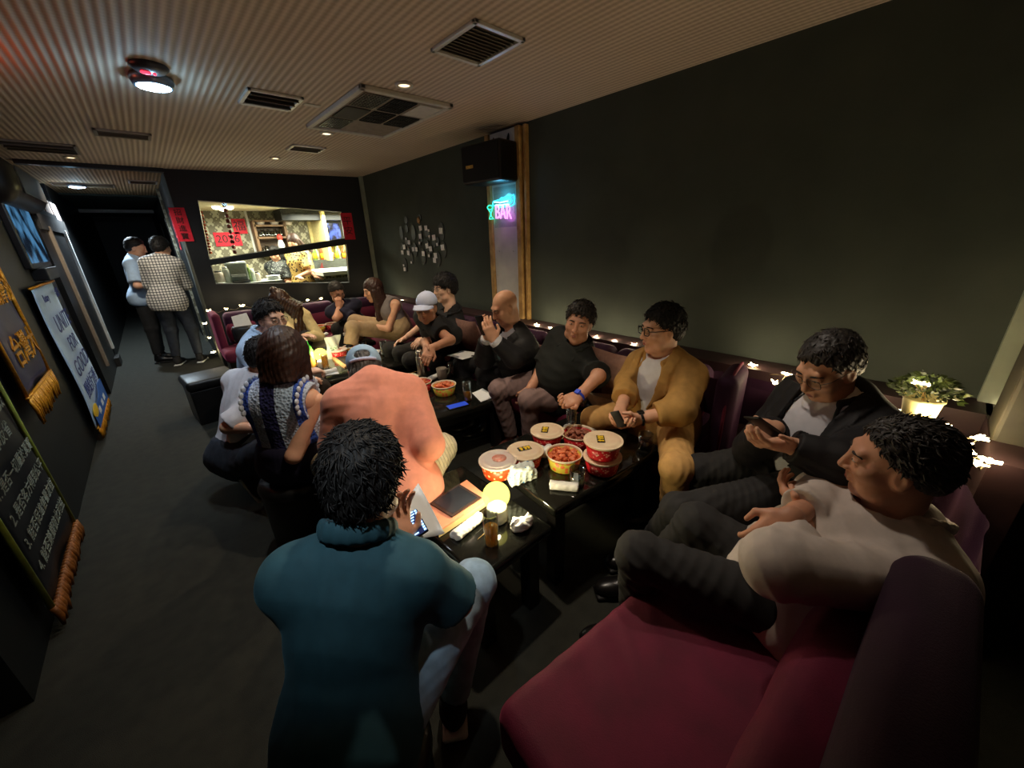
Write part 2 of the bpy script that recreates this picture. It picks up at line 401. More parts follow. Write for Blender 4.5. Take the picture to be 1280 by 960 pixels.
def hair_sdf(style, vol=.012, line='normal'):
    s = SDF()
    t = vol
    s.ell((0, -.016, .046), (.075+t, .095+t, .085+t*1.3), k=0)
    if style == 'short':
        if t < .0055: s.func(lambda p: .045-p[..., 2], (-.2, -.2, -.3), (.2, .2, .3), k=.003, op='-')
        s.ell((0, -.062, -.01), (.056+t*.6, .045+t*.6, .06), k=.03)
        xs, ys = hairline(line)
        zl = lambda p: np.interp(p[..., 1], xs, ys)-p[..., 2]+np.abs(p[..., 0])*.05+.006*np.sin(p[..., 0]*150+2)+.005*np.sin(p[..., 0]*310)
        s.func(lambda p: -zl(p), (-.2, -.2, -.3), (.2, .2, .3), k=.026, op='-')
        def ears(p): return np.sqrt(((np.abs(p[..., 0])-.085)/.03)**2+((p[..., 1]-.012)/.026)**2+((p[..., 2]+.005)/.04)**2)*.03-.03
        s.func(ears, (-.2, -.2, -.3), (.2, .2, .3), k=.004, op='-')
    else:
        face = lambda p: np.sqrt((p[..., 0]/.060)**2+((p[..., 1]-.12)/.088)**2+((p[..., 2]+.03)/.098)**2)*.06-.06
        if style == 'bob':
            s.ell((0, -.025, .0), (.092, .095, .115), k=.04)
            for e in (-1, 1): s.cone((e*.066, .01, .04), (e*.076, .024, -.118), .036, .034, k=.03, capb=True)
            s.cone((-.035, -.06, -.02), (-.035, -.072, -.125), .052, .048, k=.04, capb=True)
            s.cone((.035, -.06, -.02), (.035, -.072, -.125), .052, .048, k=.04, capb=True)
        else:
            for e in (-1, 1): s.cone((e*.060, -.005, .04), (e*.066, -.01, -.13), .034, .030, k=.03)
            s.cone((0, -.055, .0), (0, -.070, -.15), .068, .062, k=.04, flat=((0, 1, 0), 1.5))
        s.func(face, (-.3, -.3, -.4), (.3, .3, .4), k=.01, op='-')
    return s
def strands(seed, amp, f=90):
    r = np.random.default_rng(seed); ph = r.uniform(0, 6.28, 4)
    def fn(p):
        a = np.arctan2(p[:, 0], p[:, 1]+.02)
        return amp*(np.sin(a*f*.33+ph[0]+3*np.sin(p[:, 2]*30+ph[1]))*.5+.5*np.sin(a*f*.7+ph[2]+2*np.sin(p[:, 2]*50))+.4*np.sin(p[:, 2]*160+a*9+ph[3]))
    return fn
def locks(mb, V, nrm, n, L, r, seed, comb=(0, .35, -.5), rand=.55):
    """tapered tufts of hair growing out of the scalp"""
    g = np.random.default_rng(seed); ids = g.choice(len(V), size=min(n, len(V)), replace=False)
    for i in ids:
        cmb = np.asarray(comb, float)+g.normal(size=3)*rand*.45; cmb = cmb-nrm[i]*(cmb@nrm[i]); d = unit(unit(cmb)+nrm[i]*g.uniform(.15, .62)); p = V[i]-nrm[i]*.003; ll = L*g.uniform(.5, 1.15)
        q1 = p+d*ll*.5; q2 = q1+unit(d-nrm[i]*.35+g.normal(size=3)*.22)*ll*.5
        mb.tube([p, q1, q2], [r*.8, r*.7, r*.12], seg=4, cap=False)
def vnormals(V, Q):
    n = np.cross(V[Q[:, 2]]-V[Q[:, 0]], V[Q[:, 3]]-V[Q[:, 1]]); N = np.zeros_like(V)
    for i in range(4): np.add.at(N, Q[:, i], n)
    return N/np.maximum(np.linalg.norm(N, axis=1, keepdims=True), 1e-12)
def add_hand(s, w, d, n, t, curl=.5, sc=1.0, thumb=.6, spread=.10, point=False):
    """palm, four unequal bent fingers, thumb from the side; d along the fingers, n where the palm looks, t the thumb's side"""
    d = unit(d); n = unit(n-d*(n@d)); t = unit(t-d*(t@d)-n*(t@n))
    s.cone(w-d*.012*sc, w+d*.03*sc, .026*sc, .030*sc, k=.02, flat=(n, 1.35))
    s.rbox(w+d*.052*sc, np.array([.040, .046, .0145])*sc, .0135*sc, R=frame(t, d, n), k=.02)
    s.ell(w+d*.030*sc+t*.026*sc+n*.008*sc, np.array([.016, .026, .014])*sc, R=frame(t, d, n), k=.014)
    for i, L in enumerate((.070, .078, .073, .058)):
        o = (.0295-.0197*i)*sc; b = w+d*(.094-abs(i-1.3)*.0035)*sc+t*o
        dd = unit(d+t*(spread*(1.2-i*.8)*.5)); c = curl*(1+.12*i)*(0.25 if point and i == 0 else 1)
        a = 0; p = b; rr = (.0092, .0085, .0078, .0066)
        for j, (fr, an) in enumerate(((.46, .75), (.31, 1.0), (.23, .7))):
            a += c*an; q = p+(dd*math.cos(a)+n*math.sin(a))*L*fr*sc
            s.cone(p, q, rr[j]*sc, rr[j+1]*sc, k=.0025 if j else .006); p = q
    b = w+d*.022*sc+t*.034*sc; q = b+unit(d*.62+t*(.75-.3*thumb)+n*.45*thumb)*.038*sc; e = q+unit(d*.85+t*(.25-.5*thumb)+n*.5*thumb)*.032*sc
    s.cone(b, q, .0125*sc, .0105*sc, k=.010); s.cone(q, e, .0102*sc, .0078*sc, k=.003)
def ik(S, T, a, b, pole):
    S, T = np.asarray(S, float), np.asarray(T, float); D = np.linalg.norm(T-S); u = (T-S)/max(D, 1e-6)
    if D >= a+b-.002: return S+(T-S)*a/(a+b)
    x = (a*a-b*b+D*D)/(2*D); h = math.sqrt(max(a*a-x*x, 0)); p = np.asarray(pole, float); p = p-u*(p@u); return S+u*x+unit(p)*h
def shoe_sdf(an, toe, w=.046):
    s = SDF(); u = unit(toe-an); u2 = unit([u[0], u[1], 0]) if abs(u[2]) < .9 else u
    up = unit(np.array([0, 0, 1.])-u*u[2]); sd = np.cross(u, up)
    base = an-up*.055
    s.ell(base+u*.020+up*.020, (w*.86, .075, .045), R=frame(sd, u, up), k=.0)
    s.ell(base+u*.125+up*.008, (w, .085, .036), R=frame(sd, u, up), k=.04)
    s.cone(an-up*.02, an+up*.02, .043, .044, k=.03)
    s.func(lambda p: (p-base)@up+.022, an-.3, an+.3, k=.002, op='-')
    t = SDF(); t.rbox(base+u*.070-up*.022, (w*.92, .135, .011), .010, R=frame(sd, u, up)); return s, t

def person(label, pel, neck, head, look, knees, ankles, hands, face=None, skin=0, res=1.0, top=None, pants=None, hair=None, shoes=None, glasses=None,
           fem=False, elbows=None, toes=None, hat=None, belly=0., width=1.0, hk=None, headup=(0, 0, 1), shadj=(0, 0), headsize=1.0, old=0, jaw=1.0, eyes=True, inner=None, extra=None, name='person', group=None, cat='person'):
    pel, neck, head = (np.asarray(v, float) for v in (pel, neck, head))
    sp = unit(neck-pel); km = (np.asarray(knees[0])+np.asarray(knees[1]))/2
    f = np.asarray(face if face is not None else [km[0]-pel[0], km[1]-pel[1], 0], float); f = unit(f-sp*(f@sp)); r = np.cross(f, sp)
    wd_ = (.90 if fem else 1.0)*width; T = np.linalg.norm(neck-pel)
    yaw = math.atan2(-f[0], f[1]) if math.hypot(f[0], f[1]) > .2 else 0
    base = np.array([pel[0], pel[1], 0.0])
    root = thing(name, label, cat, base, yaw, group)
    sk = SKIN[skin]; hb = .009*res
    sh = [neck-sp*(.058)+r*(.168*wd_)*e+f*shadj[i]-f*.01 for i, e in enumerate((-1, 1))]
    hp = [pel+r*.088*wd_*e-sp*.01 for e in (-1, 1)]
    wr = [np.asarray(h[0], float) for h in hands]
    el = [np.asarray(elbows[i], float) if elbows and elbows[i] is not None else ik(sh[i], wr[i], .285*min(width, 1), .25*min(width, 1), -f*.35-np.array([0, 0, .8])+r*e*.6) for i, e in enumerate((-1, 1))]
    kn = [np.asarray(k, float) for k in knees]; an = [np.asarray(a, float) for a in ankles]
    R3 = frame(r, f, sp)
    def torso(s, g=0., k=.07, low=True):
        s.ell(pel+sp*.02-f*.005, (.160*wd_+g, .115+g, .115+g), R=R3, k=k)
        s.ell(pel+sp*T*.38+f*(.010+belly*.5), (.140*wd_+g+belly*.3, .102+g+belly*.6, .15+g), R=R3, k=k)
        s.ell(pel+sp*T*.70+f*.004, (.160*wd_+g, .112+g, .155+g), R=R3, k=k)
        for e in (0, 1):
            s.cone(sh[e]-r*(-1, 1)[e]*.02, sh[1-e]*.35+sh[e]*.65, .058+g, .072+g, k=.05)
            s.cone(neck+sp*.02-f*.01, sh[e]*.75+neck*.25-f*.008, .048+g*.8, .056+g, k=.05)
            if fem: s.ell(pel+sp*T*.68+f*.085+r*(-1, 1)[e]*.07, (.058+g*.5,)*3, k=.05)
    # ---- body: one continuous figure
    HV = unit(look); hu = unit(np.asarray(headup, float)-HV*(np.asarray(headup)@HV)); hr = np.cross(HV, hu); HR = frame(hr, HV, hu)*headsize
    HRi = np.linalg.inv(HR)
    nl = HRi @ (neck-sp*.03-head)
    V, Q = head_sdf(nl, fem, old=old, jaw=jaw).mesh(.0042*res/headsize); V = V@HR.T+head
    Vs, Qs, n = [V], [Q], len(V)
    b = SDF(); torso(b, -.008)
    for e in (0, 1):
        b.cone(hp[e], kn[e], .082*wd_, .055, k=.04); b.cone(kn[e], an[e], .053, .036, k=.03)
        b.ell(an[e]+(kn[e]-an[e])*.68, .050, k=.03)
    V, Q = b.mesh(.013*max(1, res*.8)); Vs.append(V); Qs.append(Q+n); n += len(V)
    for e in (0, 1):
        b = SDF(); a = .92 if fem else 1.0
        b.cone(sh[e], el[e], .049*a, .038*a, k=.02); b.cone(el[e], el[e]*.25+wr[e]*.75, .040*a, .029*a, k=.02); b.cone(el[e]*.25+wr[e]*.75, wr[e], .029*a, .025*a, k=.015)
        h = hands[e]; add_hand(b, wr[e], np.asarray(h[1], float), np.asarray(h[2], float), np.asarray(h[3], float), h[4] if len(h) > 4 else .5, sc=.93 if fem else 1.0, **(h[5] if len(h) > 5 else {}))
        V, Q = b.mesh(.0042*max(1, res)); Vs.append(V); Qs.append(Q+n); n += len(V)
    obj('body', np.vstack(Vs), np.vstack(Qs), sk, root)
    # ---- face
    H = lambda p: np.asarray(p, float)@HR.T+head
    if eyes:
        for e in (-1, 1):
            m = MB(); m.ball(H((e*.031, .0880, .0180)), (.0125*headsize, .0060, .0034), 0, 12, 8, R=HR/headsize); m.ball(H((e*.031, .0912, .0182)), (.0046, .0034, .0033), 1, 10, 6, R=HR/headsize)
            m.tube([H((e*.031+x, .0905-abs(x)*.28-(e*x > 0)*x*e*.25, .0235-x*x*30)) for x in np.linspace(-.0145, .0145, 7)], .0014, 5, 1)
            m.out('eye', [EYEW, EYED], root, True)
        for e in (-1, 1):
            m = MB(); m.tube([H((e*(.031+x), .0925-max(0, x)*.75-x*x*3, .0385-x*x*14+x*.05)) for x in np.linspace(-.017, .021, 7)], [.002, .0033, .0036, .0036, .0032, .0026, .0012], 6)
            m.out('eyebrow', BROW if not (hair and hair.get('col') == 'grey') else HAIR['grey'], root, True)
        m = MB(); m.tube([H((x, .0955-x*x*14, -.0485-x*x*6)) for x in np.linspace(-.019, .019, 9)], [.0008, .002, .0028, .003, .0028, .003, .0028, .002, .0008], 6); m.tube([H((x, .0945-x*x*14, -.0565+x*x*7)) for x in np.linspace(-.019, .019, 9)], [.0008, .0024, .0036, .0042, .0044, .0042, .0036, .0024, .0008], 6)
        m.out('lips', LIP, root, True)
    if hair:
        hs = hair_sdf(hair['style'], hair.get('vol', .012), hair.get('line', 'normal'))
        for fnx in hair.get('more', []): fnx(hs)
        V, Q = hs.mesh(.0048*max(res, 1), noise=strands(hair.get('seed', 3), hair.get('amp', .0030)))
        hm = MB(); nl_ = hair.get('locks', 0)
        if nl_:
            N = vnormals(V, Q); up = np.argwhere((V[:, 2] > hair.get('zmin', .0)) & (V[:, 2] < hair.get('zmax', 1))).ravel()
            locks(hm, V[up], N[up], int(nl_*(1 if hair.get('exact') else 2)), hair.get('L', .03)*(1 if hair.get('exact') else 1.15), hair.get('r', .0036), hair.get('seed', 3), hair.get('comb', (0, .35, -.5)))
        VV = np.vstack([V, np.array(hm.V).reshape(-1, 3)]) if hm.V else V; F = [tuple(q) for q in Q]+[tuple(i+len(V) for i in t) for t in hm.F]
        if hair.get('world'):
            VV = VV@HR.T+head
            s2 = SDF(); hair['world'](s2, H, f, r, sp); V2, Q2 = s2.mesh(.006*max(res, 1), noise=(lambda p: .0035*np.sin((p@r)*210+3*np.sin(p[:, 2]*14))+.002*np.sin((p@f)*260+p[:, 2]*22)))
            F += [tuple(q+len(VV)) for q in Q2]; VV = np.vstack([VV, V2])
        else: VV = VV@HR.T+head
        obj('hair', VV, F, HAIR[hair.get('col', 'black')], root)
    if glasses:
        m = MB(); gm = BLACKP if glasses == 'black' else WIREP; rr = .0024 if glasses == 'black' else .0012; L = MB()
        for e in (-1, 1):
            pts = [H((e*.033+.0245*math.copysign(abs(math.cos(a))**.6, math.cos(a)), .106-abs(.0245*math.cos(a)*e+.004)*.2, .016+.0185*math.copysign(abs(math.sin(a))**.6, math.sin(a)))) for a in np.linspace(0, 2*math.pi, 24, endpoint=False)]
            m.tube(pts, rr*headsize, 6, closed=True)
            m.tube([H((e*.057, .101, .022)), H((e*.074, .075, .022)), H((e*.080, .0, .020)), H((e*.080, -.02, .006))], rr*headsize, 6)
            L.add(pts, [tuple(range(24))])
        m.tube([H((-.009, .107, .018)), H((0, .109, .021)), H((.009, .107, .018))], rr, 6)
        go = m.out('glasses', gm, root, True); L.out('lenses', LENS, go)
    # ---- clothes
    if pants:
        p = SDF(); g = pants.get('g', .014)
        p.ell(pel+sp*.015-f*.005, (.160*wd_+g, .117+g, .115+g), R=R3, k=.05)
        p.ell(pel+sp*.10, (.142*wd_+g, .105+g+belly*.4, .07), R=R3, k=.05)
        for e in (0, 1):
            en = an[e]+(kn[e]-an[e])*pants.get('end', .10)
            p.cone(hp[e], kn[e], .088*wd_+g*.8, .060+g*.7, k=.045); p.cone(kn[e], en, .060+g*.7, pants.get('cuff', .050), k=.02, capb=True); p.ell(kn[e], .064+g*.6, k=.02)
        V, Q = p.mesh(.0085*res, noise=folds(pants.get('seed', 5), pants.get('amp', .0045), (.05, .12), dirs=sp*.0+np.array([.0, .0, .0])))
        po = obj(pants.get('name', 'trousers'), V, Q, pants['m'], root)
        if pants.get('belt'):
            bm_ = MB(); bm_.tube([pel+sp*.135+r*(.148*wd_+g)*math.cos(a)+f*((.115+g+belly*.5)*math.sin(a)) for a in np.linspace(0, 2*math.pi, 32, endpoint=False)], .012, 6, closed=True); bm_.out('belt', BLACKP, root, True)
    def garment(tp, nm):
        s = SDF(); g = tp.get('g', .014); torso(s, g)
        hem = tp.get('hem', .0)
        if hem > 0: s.ell(pel-sp*hem*.35-f*.008, (tp.get('hemw', .198)*wd_+g, .142+g+belly*.3, .11+hem), R=R3, k=.05)
        sl = tp.get('sleeve', .6)
        for e in (0, 1):
            ra, re_ = .060+g*.5, .047+g*.7+tp.get('loose', 0)
            if sl > 0:
                if sl <= 1: s.cone(sh[e], sh[e]+(el[e]-sh[e])*sl, ra, ra+(re_-ra)*sl+.008, k=.035, capb=True)
                else:
                    s.cone(sh[e], el[e], ra, re_, k=.035); s.cone(el[e], el[e]+(wr[e]-el[e])*(sl-1), re_, .040+g*.5, k=.012, capb=True)
                    if tp.get('roll'): s.cone(el[e]+(wr[e]-el[e])*(sl-1.16), el[e]+(wr[e]-el[e])*(sl-1), .050+g*.5, .047+g*.5, k=.006, capa=True, capb=True)
        loc = lambda p: ((p-pel)@r, (p-pel)@f, (p-pel)@sp)
        cut = tp.get('cut', -.10 if hem <= 0 else -.10-hem)
        lo_, hi_ = pel-1.2, neck+1.2
        if tp.get('cutlow', True):                                                          # hem: only the trunk, not arms that hang lower
            def low(p):
                x, y, z = loc(p); return np.maximum(z-cut, np.maximum(np.abs(x)-.24*wd_, np.abs(y)-.3))
            s.func(low, lo_, hi_, .006)
        if tp.get('neckr', 0) is not None:
            s.cone(neck-sp*.02+f*.01, head+HV*.01+hu*.02, tp.get('neckr', .058), .075, k=.008, op='-')
        if sl == 0:
            for e in (0, 1): s.ell(sh[e]+r*(-1, 1)[e]*.045+sp*.0, (.068, .15, .105), R=R3, k=.008, op='-')
        nz = folds(tp.get('seed', 1), tp.get('amp', .0045)*.8, tp.get('wl', (.10, .26)), n=6)
        if tp.get('open'):
            w0, w1, z0 = tp['open']
            def wedge(p):
                x, y, z = loc(p); w = np.interp(z, [z0, T*.62, T+.04], [w0*.2, w0, w1]); return np.maximum(np.maximum(np.maximum(np.abs(x)-w, -y+.02), z0-z), y-.185-belly*.6)
            s.func(wedge, lo_, hi_, .006)
            n0 = nz
            def nz(p):
                x, y, z = loc(p); w = np.interp(z, [z0, T*.62, T+.04], [w0*.2, w0, w1]); lw = np.interp(z, [T*.28, T*.62, T+.02], [.0, .055, .045])
                return n0(p)*.9+.007*((np.abs(x) < w+lw) & (y > .03) & (z > T*.25))
        V, Q = s.mesh(.0075*res, noise=nz)
        return obj(nm, V, Q, tp['m'], root)
    io = garment(inner, inner.get('name', 'shirt')) if inner else None
    if top:
        to = garment(top, top.get('name', 'shirt'))
        for top, to in ([(inner, io)] if inner else [])+[(top, to)]:
            if not top.get('collar'): continue
            cm = SDF(); rc = top.get('collar_r', .066)+.004
            A = np.linspace(-2.45, 2.45, 15)
            P_ = [neck+sp*(top.get('collar_h', .064)-.046*abs(a/2.45)**3)+f*top.get('collar_f', .012)+(r*math.sin(a)-f*math.cos(a))*rc*(1, 1.12)[abs(a) > 2] for a in A]
            for i in range(14): cm.cone(P_[i], P_[i+1], .0125, .0125, k=.004, flat=(sp, .5))
            for e in (0, -1): cm.cone(P_[e], P_[e]+f*.035-sp*.045+r*(.024 if e else -.024), .012, .006, k=.008, flat=(f, 1.8))
            V, Q = cm.mesh(.0052*max(res, .9)); obj('collar', V, Q, top.get('collar_m', top['m']), to, local=False)
    if shoes:
        for e in (0, 1):
            toe = np.asarray(toes[e], float) if toes else an[e]+unit([f[0], f[1], 0])*.2+np.array([0, 0, -.0])
            a_, b_ = shoe_sdf(an[e], toe); V, Q = a_.mesh(.007*res); so = obj('shoe', V, Q, shoes['m'], root); V, Q = b_.mesh(.007*res); obj('sole', V, Q, shoes.get('sole', SOLE), so)
    if hat: hat(root, H, HR, HV, hu, hr)
    if extra: extra(root, dict(sh=sh, el=el, wr=wr, f=f, r=r, sp=sp, pel=pel, neck=neck, H=H, HR=HR, an=an, kn=kn, head=head, T=T))
    return root
def cap_hat(m, back=False, strap=None, nm='cap'):
    def fn(root, H, HR, HV, hu, hr):
        s = SDF(); s.ell((0, -.014, .055), (.086, .106, .088)); s.func(lambda p: p[..., 2]-.040-p[..., 1]*.10, (-.3,)*3, (.3,)*3, .004)
        if strap is not None: s.ell((0, -.115, .066), (.040, .040, .021), k=.003, op='-')
        V, Q = s.mesh(.006); o = obj(nm, V@HR.T+H((0, 0, 0)), Q, m, root)
        sg = -1 if back else 1
        k = MB()
        k.grid(lambda u, v: H(((u-.5)*.17, sg*(.062+v*.085*math.sqrt(max(0, 1-(2*u-1)**2)) + .03*math.sqrt(max(0, 1-(2*u-1)**2))), .060-abs(2*u-1)**2*.014-v*.022)), 15, 6, thick=.004)
        k.out('brim', m, o, True)
        b = MB(); b.ball(H((0, -.014, .144)), .007); b.out('button', m, o, True)
        if strap is not None:
            t = MB(); t.tube([H((x, -.016-.106*math.sqrt(max(0, 1-(x/.088)**2)), .038)) for x in np.linspace(-.058, .058, 13)], .0085, 6); t.out('strap', strap, o, True)
    return fn
# ------------------------------------------------------------------ the room
def struct(o): o['kind'] = 'structure'; return o
M = {}
M['carpet'] = mat('carpet_charcoal', (48, 48, 40), .95, var=.2, vscale=16, bump=.5, bscale=420, sheen=.05, c2=(38, 38, 32))
M['wall_dark'] = mat('wall_dark_plaster', (66, 73, 66), .85, var=.12, vscale=3, bump=.12, bscale=90, c2=(56, 63, 57))
M['panel_black'] = mat('panel_black', (14, 17, 19), .45, var=.2, vscale=5)
M['black_wood'] = mat('black_wood', (20, 18, 17), .4, var=.2, vscale=8)
M['grey_wall'] = mat('wall_grey_green', (92, 94, 84), .8, var=.1, vscale=5)
M['pale_green'] = mat('trim_pale_green', (150, 158, 140), .7, var=.08, vscale=6)
M['pale_board'] = mat('pillar_pale_board', (226, 226, 220), .6, var=.06, vscale=7)
M['pine'] = mat('pillar_pine_trim', (206, 168, 106), .5, var=.2, vscale=14, c2=(160, 122, 70))
M['taupe'] = mat('column_taupe', (62, 58, 46), .6, var=.15, vscale=9)
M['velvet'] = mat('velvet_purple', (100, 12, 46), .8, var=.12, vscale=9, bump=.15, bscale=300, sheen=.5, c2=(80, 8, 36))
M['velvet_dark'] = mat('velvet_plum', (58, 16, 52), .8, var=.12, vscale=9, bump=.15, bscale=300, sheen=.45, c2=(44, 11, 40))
M['leather'] = mat('leather_black', (18, 18, 19), .38, var=.15, vscale=20, bump=.1, bscale=160)
M['granite'] = mat('granite_black', (30, 30, 26), .10, var=.5, vscale=160, spec=.6, c2=(10, 11, 10))
M['steel'] = mat('metal_frame', (190, 190, 186), .3, .9, var=.04)
M['grille'] = mat('grille_dark', (42, 40, 38), .6, var=.08)
M['slat'] = mat('slat_brown', (150, 138, 124), .6, var=.05); M['vent_frame'] = mat('vent_frame_silver', (226, 224, 220), .35, .3, var=.04); M['vent_back'] = mat('vent_backing', (84, 76, 68), .7, var=.05)
M['white_plastic'] = mat('white_plastic', (205, 200, 190), .5, var=.05)
M['black_plastic'] = mat('black_plastic', (16, 16, 17), .4, var=.05)
M['paper'] = mat('white_paper', (236, 238, 238), .8, var=.02)
M['red_paper'] = mat('red_paper', (214, 24, 52), .6, var=.06)
M['ink'] = mat('black_ink', (18, 14, 14), .6, var=0)
M['gold'] = mat('gold_thread', (232, 160, 30), .45, .35, var=.25, vscale=60, c2=(170, 100, 10))
M['navy'] = mat('navy_satin', (14, 18, 52), .45, var=.15, vscale=12, sheen=.3)

# ceiling: ribbed acoustic board, ribs running down the room
def ceiling_mat(name, c1, c2):
    m, N, L, b = nt(name); b.inputs['Roughness'].default_value = .75
    tc = N.new('ShaderNodeTexCoord'); sp = N.new('ShaderNodeSeparateXYZ'); L.new(tc.outputs['Object'], sp.inputs[0])
    s = math_node(N, L, 'SINE', math_node(N, L, 'MULTIPLY', sp.outputs[0], 2*math.pi/.037))
    f = math_node(N, L, 'MULTIPLY_ADD', s, .5); f.node.inputs[2].default_value = .5
    dots = math_node(N, L, 'SINE', math_node(N, L, 'MULTIPLY', sp.outputs[1], 2*math.pi/.03))
    f2 = math_node(N, L, 'ADD', f, math_node(N, L, 'MULTIPLY', dots, .10))
    n = N.new('ShaderNodeTexNoise'); n.inputs['Scale'].default_value = 2.2; L.new(tc.outputs['Object'], n.inputs['Vector'])
    f3 = math_node(N, L, 'ADD', f2, math_node(N, L, 'MULTIPLY', math_node(N, L, 'SUBTRACT', n.outputs[0], .5), .6))
    mx = N.new('ShaderNodeMix'); mx.data_type = 'RGBA'; mx.inputs[6].default_value = (*lin(c1), 1); mx.inputs[7].default_value = (*lin(c2), 1); mx.clamp_factor = True
    L.new(f3, mx.inputs[0]); L.new(mx.outputs[2], b.inputs['Base Color'])
    bp = N.new('ShaderNodeBump'); bp.inputs['Strength'].default_value = .5; bp.inputs['Distance'].default_value = .008
    L.new(f, bp.inputs['Height']); L.new(bp.outputs[0], b.inputs['Normal']); return m
M['ceil'] = ceiling_mat('ceiling_ribbed_board', (178, 160, 142), (218, 201, 184))
M['ceil2'] = ceiling_mat('ceiling_ribbed_cream', (150, 122, 84), (214, 184, 138))

struct(MB().box((.2, 7.6, -.03), (6.0, 17.6, .06)).out('floor', M['carpet']))
WX = 2.60
W0 = np.array([.42, 6.45]); W1 = np.array([2.60, 6.08]); wu = unit(W1-W0); wn = np.array([-wu[1], wu[0]])     # the bar's window wall, a little askew
def FW(u, z, dpt=0.): p = W0+wu*u+wn*dpt; return np.array([p[0], p[1], z])
def wallpt(px, py):
    n = np.array([wu[1], -wu[0]]); r = RC @ np.array([px-CX, -(py-CY), -FPX]); t = (W0@n)/(r[:2]@n); p = CAM+t*r
    return ((p[:2]-W0)@wu, p[2])
struct(MB().box((.95, 2.55, HC+.03), (3.5, 7.9, .06)).out('ceiling', M['ceil']))
struct(MB().box((-.19, 8.05, HC+.02), (1.26, 3.1, .05)).out('ceiling_corridor', M['ceil2']))
struct(MB().box((-.19, 12.6, HC+.0), (1.26, 6.0, .06)).out('ceiling_passage', M['wall_dark']))
struct(MB().box((-.14, 6.46, HC-.015), (1.13, .10, .05)).out('trim_1', M['black_wood']))
# right wall with the pale pillar let into it
struct(MB().box((WX+.05, 2.9, HC/2), (.1, 6.6, HC)).out('wall_right', M['wall_dark']))
struct(MB().box((-1.62, 6.5, HC/2), (.06, 18.5, HC)).out('wall_left', M['panel_black']))
struct(MB().box((-.19, 15.35, HC/2), (2.6, .1, HC)).out('wall_end', M['panel_black']))
struct(MB().box((-.765, 11.85, HC/2), (.06, 6.9, HC)).out('wall_corridor', M['panel_black']))
pl = MB(); y0, y1 = 2.70, 3.10
pl.box((WX-.02, (y0+y1)/2, 1.2), (.04, y1-y0-.06, 2.4))
pill = pl.out('pillar', M['pale_board']); pill['kind'] = 'structure'
t = MB()
for y in (y0, y1): t.box((WX-.03, y, 1.2), (.06, .055, 2.4), bev=.006)
t.box((WX-.02, y0-.07, 1.2), (.04, .03, 2.4), bev=.004)
struct(t.out('trim_2', M['pine']))
s_ = MB()
for y in (y0+.10, y1-.10): s_.ball((WX-.042, y, 1.42), (.006, .008, .008))
so = s_.out('screw_cap', M['steel'], pill)
struct(MB().box((WX-.012, 6.02, HC/2), (.05, .07, HC)).out('trim_3', M['pale_green']))
struct(MB().box((WX-.02, -.27, HC/2), (.05, .11, HC)).out('trim_4', M['pale_green']))
struct(MB().box((2.22, -.385, HC/2), (.24, .28, HC), bev=.012).out('column_corner', M['taupe']))
struct(MB().box((2.15, -.62, HC/2), (1.3, .1, HC)).out('wall_near', M['panel_black']))
# corridor's right-hand side: grey end of the wall, then dark wall and door
struct(MB().box((.50, 6.85, HC/2), (.16, .62, HC)).out('wall_return', M['grey_wall']))
struct(MB().box((.50, 11.1, HC/2), (.14, 8.0, HC)).out('wall_passage', M['panel_black']))
# window wall: black panels round two slanting panes
UP = [wallpt(*p) for p in ((247, 250), (427, 265), (431, 298), (262, 325))]
LO = [wallpt(*p) for p in ((263, 331), (433, 305), (437, 353), (270, 355))]
UL = np.linalg.norm(W1-W0)
def quad(m, pts, d0=0., dd=.12): m.prism([FW(u, z, d0) for u, z in pts], np.array([*(wn*dd), 0]))
wm = MB()
A = [(0, HC), (UL, HC), (UL, 0), (0, 0)]
def onx(p, q, u): return p[1]+(q[1]-p[1])*(u-p[0])/(q[0]-p[0])
quad(wm, [A[0], A[1], (UL, UP[1][1]), UP[1], UP[0], (0, UP[0][1])])
quad(wm, [(0, UP[0][1]), UP[0], UP[3], LO[0], LO[3], (0, LO[3][1])])
quad(wm, [UP[1], (UL, UP[1][1]), (UL, LO[2][1]), LO[2], LO[1], UP[2]])
quad(wm, [(0, LO[3][1]), LO[3], LO[2], (UL, LO[2][1]), A[2], A[3]])
quad(wm, [UP[3], UP[2], LO[1], LO[0]])
struct(wm.out('wall_far', M['panel_black']))
PANE = glassmat('window_pane', (240, 244, 240), gloss=.03)
for i, q in enumerate((UP, LO)):
    f = MB(); P_ = [FW(u, z, .05) for u, z in q]
    f.tube(P_, .009, 4, closed=True); fr = f.out('window_%d' % (i+1), M['grille'] if i else M['steel']); struct(fr)
    g = MB(); quad(g, q, .055, .006); go = g.out('pane', PANE, fr)
